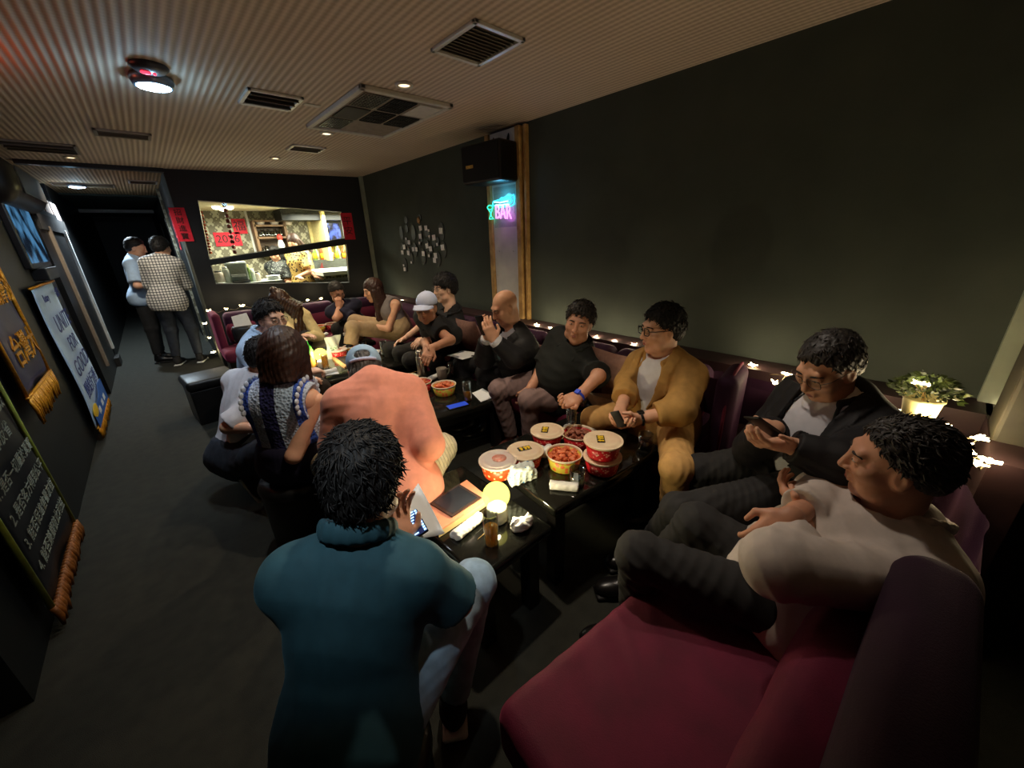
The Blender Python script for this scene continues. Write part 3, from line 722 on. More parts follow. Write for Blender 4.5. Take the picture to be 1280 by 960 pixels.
# ------------------------------------------------------------------ ceiling fittings
def vent(name, label, cat, c, sx, sy, n=9, along='x', dark=False, group=None, cols=1):
    t = thing(name, label, cat, (c[0], c[1], HC), 0, group); w = .022
    f = MB()
    for e in (-1, 1): f.box((c[0]+e*(sx/2-w/2), c[1], HC-.008), (w, sy, .016), bev=.003); f.box((c[0], c[1]+e*(sy/2-w/2), HC-.008), (sx, w, .016), bev=.003)
    f.out('frame', M['slat'] if dark else M['vent_frame'], t)
    MB().box((c[0], c[1], HC-.001), (sx-.01, sy-.01, .003)).out('backing', M['vent_back'], t)
    s = MB()
    for i in range(n):
        q = (i+.5)/n-.5
        a = .6; R = np.array([[math.cos(a), 0, math.sin(a)], [0, 1, 0], [-math.sin(a), 0, math.cos(a)]]) if along == 'y' else np.array([[1, 0, 0], [0, math.cos(a), -math.sin(a)], [0, math.sin(a), math.cos(a)]])
        if along == 'x': s.box((c[0], c[1]+q*(sy-2*w), HC-.007), (sx-2*w, (sy-2*w)/n*.8, .002), R)
        else: s.box((c[0]+q*(sx-2*w), c[1], HC-.007), ((sx-2*w)/n*.8, sy-2*w, .002), R)
    s.out('slats', M['slat'], t); return t
vent('return_vent', 'large square metal framed ceiling vent nearest the camera, lit cyan along one edge', 'vent', (1.45, 1.80), .30, .36, 11)
vent('slot_vent', 'bright metal framed slot vent between the blue-white lamp and the large air conditioner', 'vent', (.86, 3.20), .31, .32, 3)
vent('slot_vent', 'small pale slot vent beyond the large ceiling air conditioner', 'vent', (1.44, 4.53), .30, .26, 3)
vent('flush_vent', 'dull brown flush vent on the ceiling beyond the blue-white lamp', 'vent', (.13, 4.72), .34, .22, 3, dark=True)
vent('flush_vent', 'dark flush vent at the ceiling edge above the television screen', 'vent', (-.42, 5.6), .46, .42, 3, dark=True)
vent('flush_vent', 'dark flush vent around the far corridor lamp', 'vent', (-.36, 8.35), .62, .34, 3, dark=True)
vent('slot_vent', 'pale vent at the corridor ceiling beside the black panelled corner', 'vent', (.25, 7.75), .30, .3, 4)
ac = thing('ceiling_air_conditioner', 'large square ceiling air conditioner with a panelled grille face', 'air conditioner', (1.53, 3.12, HC))
ax0, ax1, ay0, ay1 = 1.22, 1.84, 2.62, 3.66
f = MB()
for x in (ax0, ax1): f.box((x, (ay0+ay1)/2, HC-.014), (.035, ay1-ay0+.035, .028), bev=.006)
for y in (ay0, ay1): f.box(((ax0+ax1)/2, y, HC-.014), (ax1-ax0+.035, .035, .028), bev=.006)
f.out('frame', M['white_plastic'], ac)
MB().box(((ax0+ax1)/2, (ay0+ay1)/2, HC-.008), (ax1-ax0, ay1-ay0, .012)).out('panel', mat('air_conditioner_panel', (140, 128, 118), .6), ac)
for ix in range(3):
    for iy in range(3):
        if (ix, iy) in ((1, 2), (2, 2)): continue
        cx_, cy_ = ax0+.04+(ax1-ax0-.04)*(ix+.47)/3, ay0+.05+(ay1-ay0-.1)*(iy+.5)/3
        if (ix, iy) == (2, 0): MB().box((cx_, cy_, HC-.017), (.17, .26, .008)).out('access_cover', M['white_plastic'], ac); continue
        if (ix, iy) == (0, 1): MB().box((cx_, cy_, HC-.017), (.17, .28, .008)).out('access_cover', M['grille'], ac); continue
        g = MB(); lat = (ix, iy) in ((0, 0), (0, 2)); n = 9
        MB().box((cx_, cy_, HC-.0155), (.165, .27, .004)).out('filter', M['black_plastic'], ac)
        for i in range(n): g.box((cx_-.08+.16*i/(n-1), cy_, HC-.019), (.004, .27, .006))
        for i in range(n if lat else 4): g.box((cx_, cy_-.13+.26*i/((n if lat else 4)-1), HC-.019), (.165, .004, .006))
        g.out('grille', M['grille'] if not lat else M['steel'], ac)
for i, (px, py, lab) in enumerate([(505, 105, 'round recessed downlight between the square vent and the air conditioner'), (408, 166, 'round recessed downlight just beyond the air conditioner corner'),
                       (344, 197, 'round recessed downlight near the window wall'), (88, 196, 'round recessed downlight near the black hanging loudspeaker')]):
    p = W(px, py, z=HC); t = thing('downlight', lab, 'ceiling light', (p[0], p[1], HC))
    m = MB(); m.lathe([(.034, .0), (.036, -.012), (.052, -.012), (.054, -.002), (.05, 0)], p, 24); m.out('trim_ring', M['white_plastic'], t, True)
    m = MB(); m.lathe([(0, -.006), (.034, -.006), (.034, -.001)], p, 20); m.out('lens', emat('downlight_lens_%s' % 'abcd'[i], (255, 226, 180), (1.2, 2.2, 2, 2)[i]), t, True)
for nm, p, lab, rr in (('ceiling_lamp', (.28, 3.16), 'blue-white round ceiling lamp with a dark collar nearest the left', .085), ('ceiling_lamp', (-.43, 8.27), 'blue-white round ceiling lamp far down the corridor', .09)):
    c = np.array([*p, HC]); t = thing(nm, lab, 'ceiling light', c)
    m = MB(); m.lathe([(rr*.8, 0), (rr*1.10, -.004), (rr*1.14, -.02), (rr*1.0, -.05), (rr*.9, -.05)], c, 32); m.out('collar', mat('lamp_collar', (130, 150, 170), .3, .5, var=.04), t, True)
    m = MB(); m.lathe([(0, -.062), (rr*.5, -.060), (rr*.86, -.052), (rr*.9, -.03)], c, 32); m.out('diffuser', emat('ceiling_lamp_diffuser', (205, 235, 255), 14), t, True); light('ceiling_lamp_glow', 'POINT', c-[0, 0, .10], 1.5, (.42, .74, 1), .04)
dt = thing('fire_detector', 'dark round ceiling detector with a red light above the blue-white lamp', 'detector', (.27, 2.98, HC))
m = MB(); m.lathe([(.078, 0), (.082, -.010), (.06, -.028), (.0, -.032)], (.27, 2.99, HC), 32); m.out('housing', mat('detector_grey', (62, 62, 72), .35, .3, var=.04), dt, True)
m = MB(); m.ball((.25, 2.99, HC-.034), (.022, .010, .008)); m.ball((.285, 3.0, HC-.032), (.007, .007, .006)); m.out('indicator', emat('detector_red', (255, 40, 60), 2.5), dt, True)
sk = thing('speaker_disc', 'small white round ceiling disc just below the blue-white lamp', 'ceiling disc', (.27, 3.36, HC))
m = MB(); m.lathe([(.046, 0), (.048, -.008), (.040, -.012), (.0, -.013)], (.27, 3.36, HC), 24); m.out('cover', M['white_plastic'], sk, True)
for a, lab in (((.98, 3.36), 'small white ceiling sticker beside the bright slot vent'),):
    o = MB().box((1.10, 3.17, HC-.003), (.10, .05, .004)).out('ceiling_sticker', M['white_plastic'], smooth=False); tag(o, lab, 'sticker')
red = thing('red_ceiling_lamp', 'small red glowing lamp at the ceiling by the left edge', 'lamp', (-.52, 3.15, HC))
m = MB(); m.lathe([(.03, 0), (.034, -.02), (.02, -.045), (0, -.05)], (-.52, 3.15, HC), 20); m.out('housing', M['black_plastic'], red, True)
m = MB(); m.ball((-.52, 3.15, HC-.055), .02); m.out('bulb', emat('red_bulb', (255, 50, 20), 4), red, True)
light('red_lamp_glow', 'POINT', (-.52, 3.15, HC-.12), 1.1, (1, .12, .04), .03)

# ------------------------------------------------------------------ sofas: purple velvet bench along the wall, round the corner and under the window
def soft(m_ops, h=.012, nz=None):
    s = SDF(); m_ops(s); return s.mesh(h, noise=nz)
def sofa_module(label, c, ang, w=.68, dp=.62, seat_z=.42, back_z=.80, group=None, high=0, mt='velvet', dark='velvet_dark', lump=True, h=.014):
    """c = middle of the seat's front edge on the floor; the sitter looks along -y turned by ang"""
    t = thing('sofa_section', label, 'sofa', (c[0], c[1], 0), ang, group); R = rotz(ang); c3 = np.array([c[0], c[1], 0.])
    L = lambda x, y, z: c3+R@np.array([x, y, z])
    V, Q = soft(lambda s: s.rbox(L(0, dp/2, seat_z-.085), (w/2-.004, dp/2, .085), .045, R), h, folds(int(abs(c[0]*50+c[1]*90)), .003, (.2, .5), 3)); obj('seat', V, Q, M[mt], t)
    def back(s):
        s.rbox(L(0, dp+.065, (seat_z+back_z)/2-.02), (w/2-.004, .075, (back_z-seat_z)/2+.02), .06, R@np.array([[1, 0, 0], [0, math.cos(.16), -math.sin(.16)], [0, math.sin(.16), math.cos(.16)]]))
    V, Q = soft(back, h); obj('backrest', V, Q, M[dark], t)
    if lump:
        V, Q = soft(lambda s: s.cone(L(-w/2+.08, dp+.005, seat_z+.14), L(w/2-.08, dp+.005, seat_z+.14), .082, .082, k=.01, flat=(R@np.array([0, 0, 1.]), .62)), h); obj('lumbar_roll', V, Q, M[mt], t)
    MB().box(L(0, dp/2+.06, (seat_z-.17)/2), (w-.06, dp, seat_z-.17), R).out('base', M['black_wood'], t)
    return t
ys = [1.12+.66*i for i in range(6)]
who = ['beside the man in the tan blazer', 'under the man in the black polo', 'under the bald man in the suit', 'under the man in the white cap', 'just beyond the white-capped man', 'under the woman with long brown hair']
for i, y in enumerate(ys):
    sofa_module('purple velvet sofa section along the right wall '+who[i], (1.80, y), -math.pi/2, w=.65, dp=.44)
for i, x in enumerate((.78, 1.42)):
    sofa_module('purple velvet sofa section under the bar window '+('beside the standing men' if i == 0 else 'behind the man in the navy polo'), (x, 5.16+.05*(1-i)), -.06, w=.64, dp=.58)
sofa_module('purple velvet sofa section under the bar window in the far corner', (2.07, 5.06), -.06, w=.56, dp=.58)
# end panel of the far sofa
t = thing('sofa_end', 'purple velvet end of the far sofa edged with fairy lights beside the standing men', 'sofa arm', (.40, 5.45, 0))
V, Q = soft(lambda s: s.rbox((.405, 5.62, .60), (.04, .22, .25), .035), .012); obj('upright', V, Q, M['velvet'], t)
V, Q = soft(lambda s: s.rbox((.47, 5.32, .40), (.11, .20, .07), .05), .012); obj('pad', V, Q, M['velvet'], t)
MB().box((.47, 5.38, .17), (.16, .34, .32)).out('base', M['black_wood'], t)
# near corner
near = thing('sofa_section', 'empty purple velvet sofa seat in the near right foreground', 'sofa', (.67, .48, 0))
sR = rotz(-.10)
V, Q = soft(lambda s: s.rbox((.705, .245, .335), (.375, .245, .09), .045, sR), .010, folds(4, .004, (.25, .6), 3)); obj('seat', V, Q, M['velvet'], near)
V, Q = soft(lambda s: (s.cone((.40, -.02, .50), (1.16, -.055, .50), .085, .085, k=.01, flat=((0, 0, 1.), .62)), s.cone((.40, .0, .56), (1.14, -.03, .56), .06, .06, k=.04, flat=((0, 0, 1.), .7))), .010, folds(8, .004, (.2, .5), 3)); obj('lumbar_roll', V, Q, M['velvet'], near)
V, Q = soft(lambda s: s.rbox((.72, -.135, .60), (.47, .075, .235), .065, rotz(-.03)), .011); obj('backrest', V, Q, mat('velvet_plum_shaded', (40, 11, 34), .85, var=.12, vscale=9, bump=.15, bscale=300, sheen=.3), near)  # darker copy of the plum velvet, shade on this backrest put into its colour
MB().box((.70, .12, .12), (.68, .54, .24)).out('base', M['black_wood'], near)
cor = thing('sofa_section', 'curved dark purple corner sofa under the two seated older men', 'sofa', (1.7, .3, 0))
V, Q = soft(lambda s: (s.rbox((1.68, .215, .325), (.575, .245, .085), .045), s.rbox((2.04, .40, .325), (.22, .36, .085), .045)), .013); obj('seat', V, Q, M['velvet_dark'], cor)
def cback(s):
    pts = [(1.20, -.145), (1.55, -.16), (1.85, -.11), (2.07, .0), (2.22, .20), (2.285, .45), (2.30, .76)]
    for a, b in zip(pts[:-1], pts[1:]):
        s.cone((*a, .64), (*b, .64), .085, .085, k=.03, flat=((0, 0, 1.), .34))
    s.func(lambda p: .92-p[..., 2], (0, -1, .3), (3, 2, 1.2), .03)
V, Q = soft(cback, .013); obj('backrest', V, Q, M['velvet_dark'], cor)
MB().box((1.70, .27, .12), (.95, .5, .24)).out('base', M['black_wood'], cor)
hp_ = thing('sofa_wing', 'upright purple edged sofa back beside the man in glasses reading a phone', 'sofa', (2.1, .62, 0))
V, Q = soft(lambda s: s.rbox((2.06, .62, .64), (.16, .05, .24), .045, rotz(.15)), .012); obj('panel', V, Q, M['velvet_dark'], hp_)
m = MB(); m.tube([(1.91, .585, .42), (1.905, .585, .70), (1.93, .59, .86), (2.02, .60, .885), (2.2, .63, .88)], .008, 8); m.out('piping', M['velvet'], hp_, True)
# ledge behind the sofas
lg = MB(); lg.box((2.49, 2.84, .40), (.21, 6.2, .80)); lg.box((2.25, -.29, .40), (.7, .10, .80)); struct(lg.out('trim_5', mat('ledge_plum_wood', (58, 38, 40), .5, var=.2, vscale=10)))

# cushions
def cushion(label, c, ang, sz=.36, col=(112, 84, 74), tilt=.35):
    R = rotz(ang)@np.array([[1, 0, 0], [0, math.cos(tilt), -math.sin(tilt)], [0, math.sin(tilt), math.cos(tilt)]])
    m = MB()
    def fn(sg): return lambda u, v: np.asarray(c)+R@np.array([(u-.5)*sz*(1-.10*math.sin(math.pi*v)), sg*.075*(math.sin(math.pi*u)*math.sin(math.pi*v))**.55, (v-.5)*sz*(1-.10*math.sin(math.pi*u))])
    m.grid(fn(1), 15, 15); m.grid(fn(-1), 15, 15)
    m.F = [f if i < 196 else f[::-1] for i, f in enumerate(m.F)]
    o = m.out('cushion', mat('cushion_cloth', col, .8, var=.1, vscale=40, bump=.2, bscale=300, sheen=.3), None, True, loc=c); return tag(o, label, 'cushion')
cushion('taupe square cushion between the man in the black polo and the tan blazer', W(782, 476, x=1.98), -math.pi/2, .42, (168, 128, 110))
cushion('pale striped cushion lying under the taupe cushion beside the tan blazer', W(770, 512, x=1.90), -math.pi/2+.1, .34, (150, 128, 104), .8)
cushion('taupe cushion behind the arm of the man in the black polo', W(674, 452, x=2.02), -math.pi/2, .36, (140, 102, 94))
cushion('taupe cushion beside the bald man with the phone', W(588, 420, x=2.04), -math.pi/2, .36, (128, 94, 86))
cushion('dark taupe cushion beside the woman with long brown hair', W(503, 400, x=2.06), -math.pi/2, .34, (112, 86, 80))

# ------------------------------------------------------------------ tables
def table(label, p0, ang, w, l, z, legs=True):
    t = thing('coffee_table', label, 'table', (p0[0], p0[1], 0), ang); R = rotz(ang); c3 = np.array([p0[0], p0[1], 0.]); L = lambda x, y, zz: c3+R@np.array([x, y, zz])
    V, Q = soft(lambda s: s.rbox(L(w/2, l/2, z-.026), (w/2, l/2, .026), .014, R), .006) if False else (None, None)
    m = MB(); m.box(L(w/2, l/2, z-.026), (w, l, .052), R, bev=.016, seg=3); m.out('tabletop', M['granite'], t, True)
    for x in (.07, w-.07):
        for y in (.07, l-.07): MB().box(L(x, y, (z-.05)/2), (.06, .06, z-.05), R, bev=.004).out('leg', M['black_wood'], t)
    MB().box(L(w/2, l/2, z-.085), (w-.12, l-.12, .07), R).out('apron', M['black_wood'], t)
    return t
ZA, ZB, ZC, ZD, ZE = .44, .49, .45, .45, .45
table('low black granite table with the globe lamp and orange drink, nearest the camera', (.555, .845), 0., .39, .64, ZA)
table('low black granite table carrying most of the red takeaway bowls', (.975, .86), -.10, .78, .60, ZB)
table('low black granite table with the steel flask behind the man in the pink shirt', (1.08, 2.06), -.14, .62, .95, ZC)
table('low black granite table with the far globe lamp and green drink carton', (.80, 3.34), -.05, .97, .70, ZD)
table('low black granite table farthest from the camera with the paper coffee cup', (1.0, 4.42), -.05, .76, .66, ZE)
# stools
def stool(label, c, w=.38, z=.42, round_=False, ang=0.):
    t = thing('stool', label, 'stool', (c[0], c[1], 0), ang); R = rotz(ang); c3 = np.array([c[0], c[1], 0.])
    if round_:
        m = MB(); m.lathe([(0, z), (w*.40, z), (w*.47, z-.012), (w*.5, z-.035), (w*.49, z-.06)], c3, 40); m.out('seat', M['leather'], t, True)
        m = MB(); m.lathe([(w*.48, z-.058), (w*.47, .02), (w*.44, 0)], c3, 40); m.out('base', M['black_plastic'], t, True)
    else:
        m = MB(); m.box(c3+[0, 0, z-.045], (w, w, .09), R, bev=.03, seg=3); m.out('seat', M['leather'], t, True)
        m = MB(); m.box(c3+[0, 0, (z-.09)/2], (w-.03, w-.03, z-.09), R, bev=.01); m.out('base', M['leather'], t)
    return t
stool('black leather cube stool on the aisle nearest the standing men', (.14, 4.55), .40, .42, ang=.1)
stool('black leather cube stool beside the aisle stool behind the man in light blue', (.42, 4.12), .40, .42, ang=.1)
stool('round black stool under the woman in the striped crochet top', W(368, 580, z=.46)[:2], .38, .41, True)
stool('round black stool under the man in the pink shirt', (.52, 1.46), .38, .41, True)
stool('round black stool under the man in the dark teal polo in the foreground', W(440, 908, z=.44)[:2], .36, .33, True)
stool('round black stool under the man in the light blue shirt and glasses', (.36, 3.30), .36, .42, True)
stool('round black stool under the woman in the cream blouse', (.90, 5.18), .30, .42, True)
# ------------------------------------------------------------------ the people, in the poses of the photograph
C_ = dict(teal=mat('cloth_dark_teal', (46, 86, 98), .8, var=.06, sheen=.2, bump=.06, bscale=500), salmon=mat('cloth_salmon', (232, 150, 126), .85, var=.05, sheen=.2, bump=.06, bscale=500),
          white=mat('cloth_white', (222, 222, 228), .85, var=.04, sheen=.1, bump=.06, bscale=500), sky=mat('cloth_light_blue', (176, 200, 226), .85, var=.05, bump=.06, bscale=500),
          cream=mat('cloth_cream', (226, 204, 146), .8, var=.06), navy=mat('cloth_navy', (30, 30, 52), .85, var=.08), grey=mat('cloth_grey', (122, 114, 112), .85, var=.08),
          black=mat('cloth_black', (20, 20, 23), .85, var=.1), blackgreen=mat('cloth_black_green', (24, 27, 24), .85, var=.1, bump=.05, bscale=500), suit=mat('cloth_suit_black', (22, 21, 24), .7, var=.1, sheen=.15),
          tan=mat('cloth_tan', (186, 142, 76), .8, var=.07, bump=.05, bscale=500), tanp=mat('cloth_tan_trouser', (206, 160, 96), .8, var=.07, bump=.05, bscale=500), beige=mat('cloth_beige', (172, 146, 110), .8, var=.06),
          stone=mat('cloth_stone_grey', (200, 188, 178), .85, var=.05, bump=.06, bscale=500), denim=mat('denim_light', (160, 186, 206), .85, var=.14, vscale=22, bump=.2, bscale=700), jeans=mat('denim_dark', (48, 54, 64), .85, var=.15, vscale=22, bump=.15, bscale=700),
          mauve=mat('cloth_mauve_grey', (138, 114, 110), .85, var=.05, bump=.04, bscale=500), char=mat('cloth_charcoal', (38, 37, 37), .85, var=.1), brown=mat('cloth_dark_brown', (52, 42, 36), .85, var=.1), skirt=mat('cloth_navy_skirt', (24, 22, 48), .85, var=.1),
          tie=mat('tie_grey_green', (60, 78, 80), .5, var=.1), blk_shoe=mat('shoe_black', (20, 18, 18), .3, var=.05), brn_shoe=mat('shoe_brown', (122, 70, 60), .3, var=.1), cap=mat('cap_light_blue', (150, 178, 200), .8, var=.06), capw=mat('cap_white_blue', (196, 206, 236), .8, var=.04), cuff=mat('cuff_grey', (176, 160, 146), .8, var=.05))
blk_sole = mat('shoe_sole_dark', (26, 25, 25), .6, var=.05)
def saw(N, L, x, per, w):
    f = math_node(N, L, 'FRACT', math_node(N, L, 'MULTIPLY', x, 1/per)); return math_node(N, L, 'LESS_THAN', f, w)
def check_fn(N, L, x, y, z):
    a = saw(N, L, math_node(N, L, 'ADD', x, math_node(N, L, 'MULTIPLY', y, .35)), .034, .24); b_ = saw(N, L, z, .034, .24); return math_node(N, L, 'MAXIMUM', a, b_)
C_['check'] = pattern('cloth_check', (226, 222, 214), (40, 42, 50), check_fn)
def stripe_fn(N, L, x, y, z): return math_node(N, L, 'MULTIPLY', saw(N, L, math_node(N, L, 'ADD', x, math_node(N, L, 'MULTIPLY', z, .25)), .017, .16), .55)
C_['stripe'] = pattern('cloth_cream_stripe', (226, 214, 178), (96, 84, 66), stripe_fn)
def crochet():
    m, N, L, b = nt('crochet_stripes'); b.inputs['Roughness'].default_value = .9
    tc = N.new('ShaderNodeTexCoord'); sp = N.new('ShaderNodeSeparateXYZ'); L.new(tc.outputs['Object'], sp.inputs[0])
    f = math_node(N, L, 'FRACT', math_node(N, L, 'MULTIPLY', math_node(N, L, 'ADD', sp.outputs[0], 1.085), 1/.240))
    cr = N.new('ShaderNodeValToRGB'); cr.color_ramp.interpolation = 'CONSTANT'; e = cr.color_ramp.elements
    cols = [(0, (58, 92, 190)), (.17, (196, 210, 232)), (.40, (34, 34, 84)), (.68, (190, 212, 236))]
    e[0].position = 0; e[0].color = (*lin(cols[0][1]), 1); e[1].position = .17; e[1].color = (*lin(cols[1][1]), 1)
    for q, c in cols[2:]: k = e.new(q); k.color = (*lin(c), 1)
    L.new(f, cr.inputs[0])
    vo = N.new('ShaderNodeTexVoronoi'); vo.inputs['Scale'].default_value = 75; L.new(tc.outputs['Object'], vo.inputs['Vector'])
    mx = N.new('ShaderNodeMix'); mx.data_type = 'RGBA'; mx.blend_type = 'MULTIPLY'; mx.inputs[0].default_value = .75
    mr = N.new('ShaderNodeMapRange'); mr.inputs[1].default_value = .15; mr.inputs[2].default_value = .45; mr.inputs[3].default_value = .35; mr.inputs[4].default_value = 1
    L.new(vo.outputs[0], mr.inputs[0]); L.new(cr.outputs[0], mx.inputs[6]); L.new(mr.outputs[0], mx.inputs[7]); L.new(mx.outputs[2], b.inputs['Base Color'])
    bp = N.new('ShaderNodeBump'); bp.inputs['Strength'].default_value = .6; bp.inputs['Distance'].default_value = .01; L.new(vo.outputs[0], bp.inputs['Height']); L.new(bp.outputs[0], b.inputs['Normal']); return m
C_['crochet'] = crochet()
TOCAM = lambda p: unit((CAM-np.asarray(p))*[1, 1, 0])
IL = np.array([-.74, .67, 0])      # towards the left of the photograph, along the floor
def phone_at(label, c, up, out, lit=None, sc=1.0, bodym=None):
    """a handset: up = long axis, out = where the screen looks"""
    c = np.asarray(c, float); up = unit(up); out = unit(out-up*(np.asarray(out)@up)); rt = np.cross(up, out); R = frame(rt, up, out)
    t = thing('mobile_phone', label, 'phone', c)
    m = MB(); m.box(c, (.072*sc, .150*sc, .008), R, bev=.006, seg=2); m.out('case', bodym or M['black_plastic'], t, True)
    m = MB(); m.box(c+out*.0042, (.066*sc, .142*sc, .0012), R); m.out('screen', lit or mat('phone_glass', (10, 12, 16), .08, var=0), t)
    return t, R
def watch(colr, strap):
    def fn(root, J, side=0):
        w, e = J['wr'][side], J['el'][side]; u = unit(w-e); c = w-u*.015
        a = unit(np.cross(u, [0, 0, 1.])); b = np.cross(u, a); m = MB()
        m.tube([c+(a*math.cos(t)+b*math.sin(t))*.031 for t in np.linspace(0, 6.283, 20, endpoint=False)], .007, 6, closed=True); so = m.out('watch_strap', strap, root, True)
        m = MB(); m.box(c-b*.034*math.copysign(1, b[2]*-1 or 1), (.03, .03, .010), frame(a, u, b), bev=.003); m.out('watch_face', colr, so)
    return fn

# -- man in dark teal polo, back to the camera
def p1():
    kR, kL = W(592, 728, z=.52), np.array([.30, 1.12, .50])
    wl = W(498, 680, d=1.10); wr_ = np.array([.37, .95, .60])
    def ex(root, J):
        pass
    person('man seen from behind in a dark teal polo and pale jeans in the foreground', W(440, 908, z=.44), W(449, 690, d=.965), W(455, 604, d=.95), (.50, .78, -.36), [kL, kR], [np.array([.36, 1.28, .09]), W(566, 880, z=.10)],
           [(wl, (.35, .6, .5), (.3, -.5, .8), (.7, -.3, -.3), .55), (wr_, (.2, .9, -.2), (0, -.2, -.9), (-.9, .2, .1), .4)],
           face=(.58, .82, 0), skin=1, res=.8, elbows=[None, W(572, 752, d=1.06)], top=dict(m=C_['teal'], sleeve=.86, g=.017, loose=.010, collar=True, collar_r=.076, collar_h=.078, collar_f=-.022, seed=11, amp=.0045, hem=.12, hemw=.160, cut=-.14), pants=dict(m=C_['denim'], seed=3, amp=.003, g=.006),
           hair=dict(style='short', exact=1, vol=.018, locks=2600, L=.030, r=.0030, seed=5, amp=.003, comb=(.15, .25, -.6), zmin=-.055), shoes=dict(m=C_['char']), belly=.01, width=.93, extra=ex)
p1()
# -- man in the pink shirt bending forward
def p2():
    kR, kL = W(552, 560, z=.52), W(399, 574, z=.50)
    hL, hR = W(432, 500, d=2.15), W(520, 500, d=2.1)
    person('man in a salmon pink shirt and pale blue cap bending forward over his knees', (.565, 1.47, .50), W(468, 482, d=1.83), W(457, 466, d=1.97), (.30, .78, -.55), [kL, kR], [W(412, 600, z=.09)+[.1, .25, 0], np.array([.86, 1.78, .09])],
           [(np.array([.55, 1.98, .62]), (.4, .9, -.3), (0, 0, -1), (.8, 0, 0), .5), (np.array([.80, 1.90, .64]), (-.2, .9, -.3), (0, 0, -1), (-.8, 0, 0), .5)],
           face=(.28, .96, 0), skin=1, res=1.0, elbows=[W(420, 556, d=1.80), W(535, 556, d=1.74)], top=dict(m=C_['salmon'], sleeve=1.4, g=.022, loose=.014, seed=23, amp=.0032, hem=.08, cut=-.17), pants=dict(m=C_['stripe'], seed=9, g=.018),
           hair=dict(style='short', vol=.006, col='grey', locks=350, L=.045, r=.003, zmin=-.075, zmax=.01, comb=(0, -.3, -.8)), hat=cap_hat(C_['cap'], strap=C_['capw']), shoes=dict(m=C_['brn_shoe']), belly=.02, width=1.0, shadj=(.03, .03))
p2()
# -- woman in the crochet top
def p3():
    def trim(root, J):
        R3 = frame(J['r'], J['f'], J['sp']); LACE = mat('lace_white', (214, 222, 236), .9, var=.1, vscale=120, bump=.4, bscale=260)
        for e in (0, 1):
            s = (-1, 1)[e]; m = MB()
            for k in range(13):
                a = -1.9+3.6*k/12; c = J['sh'][e]+J['r']*s*(-.028)+J['f']*.125*math.sin(a)*.95+J['sp']*(.02+.095*math.cos(a))
                m.ball(c, (.008, .015, .016), 0, 8, 6, R3)
            m.out('armhole_trim', LACE, root, True)
        m = MB()
        for k in range(26):
            a = 6.283*k/26; c = J['pel']+J['sp']*.085+J['r']*.150*math.cos(a)+J['f']*.118*math.sin(a); m.ball(c, (.020, .008, .020), 0, 8, 6, frame(unit(-J['r']*math.sin(a)+J['f']*math.cos(a)), unit(J['r']*math.cos(a)+J['f']*math.sin(a)), J['sp']))
        m.out('hem_trim', LACE, root, True)
    person('woman with a brown bob in a navy and white striped crochet top', W(370, 574, z=.50), W(352, 487, d=1.87), W(357, 446, d=1.87), (.62, .72, -.30), [np.array([.40, 2.50, .48]), np.array([.60, 2.32, .48])], [np.array([.45, 2.58, .09]), np.array([.66, 2.44, .09])],
           [(W(404, 515, d=2.12), (.75, .5, -.1), (0, .2, -1), (-.5, .8, 0), .4), (W(405, 520, d=2.0), (.75, .5, .0), (-.3, .6, -.5), (-.4, .6, .7), .5)],
           face=(.62, .78, 0), skin=0, res=.95, fem=True, elbows=[None, W(367, 570, d=1.86)], top=dict(m=C_['crochet'], name='crochet_top', sleeve=0, g=.020, seed=31, amp=.002, hem=0, cut=.085, neckr=.072), pants=dict(m=C_['skirt'], name='skirt', g=.032, end=.45, cuff=.085, amp=.003),
           hair=dict(style='bob', vol=.016, col='brown', amp=.0022, seed=8), extra=trim, shoes=dict(m=C_['blk_shoe'], sole=blk_sole))
p3()
# -- man in white squatting
def p4():
    person('man in a white tee and dark jeans squatting in the aisle behind the woman', W(292, 574, d=2.50), W(320, 474, d=2.52), W(332, 447, d=2.50), (.88, .35, -.25), [W(338, 560, d=2.38)+[.06, .05, .06], W(330, 575, d=2.18)+[.10, .0, .08]], [W(312, 598, d=2.62)+[.05, .02, .02], W(306, 590, d=2.40)+[.02, 0, .0]],
           [(np.array([.52, 2.90, .55]), (.9, .3, 0), (0, .2, -1), (0, 1, 0), .5), (W(336, 536, d=2.30), (.9, .3, .05), (-.2, .5, -.7), (0, .6, .6), .5)], skin=0, res=1.1, face=(.9, .4, 0), elbows=[None, W(285, 534, d=2.36)],
           top=dict(m=C_['white'], sleeve=.92, loose=.014, g=.020, seed=41, amp=.006, hem=0, cut=.075), pants=dict(m=C_['jeans'], seed=7, g=.018), hair=dict(style='short', vol=.012, locks=350, L=.022), shoes=dict(m=C_['char']),
           toes=[W(330, 600, d=2.60), W(322, 602, d=2.42)])
p4()
# -- man in light blue with glasses
person('man in a light blue shirt and wire glasses turned towards the woman', (.34, 3.30, .50), W(326, 424, d=2.76), W(339, 400, d=2.70), (.36, -.92, -.10), [np.array([.72, 3.02, .52]), np.array([.76, 3.24, .52])], [np.array([.72, 2.98, .09]), np.array([.80, 3.22, .09])],
       [(np.array([.62, 3.02, .60]), (.9, -.2, 0), (0, 0, -1), (0, 1, 0), .6), (W(383, 465, d=2.72), (.85, .1, -.1), (0, .1, -1), (.3, .9, 0), .7)], face=(.88, -.45, 0), skin=2, res=1.1, top=dict(m=C_['sky'], sleeve=1.85, g=.018, collar=True, seed=51, amp=.005), pants=dict(m=C_['brown']), hair=dict(style='short', vol=.012, locks=700, L=.024), glasses='wire', shoes=dict(m=C_['blk_shoe'], sole=blk_sole))
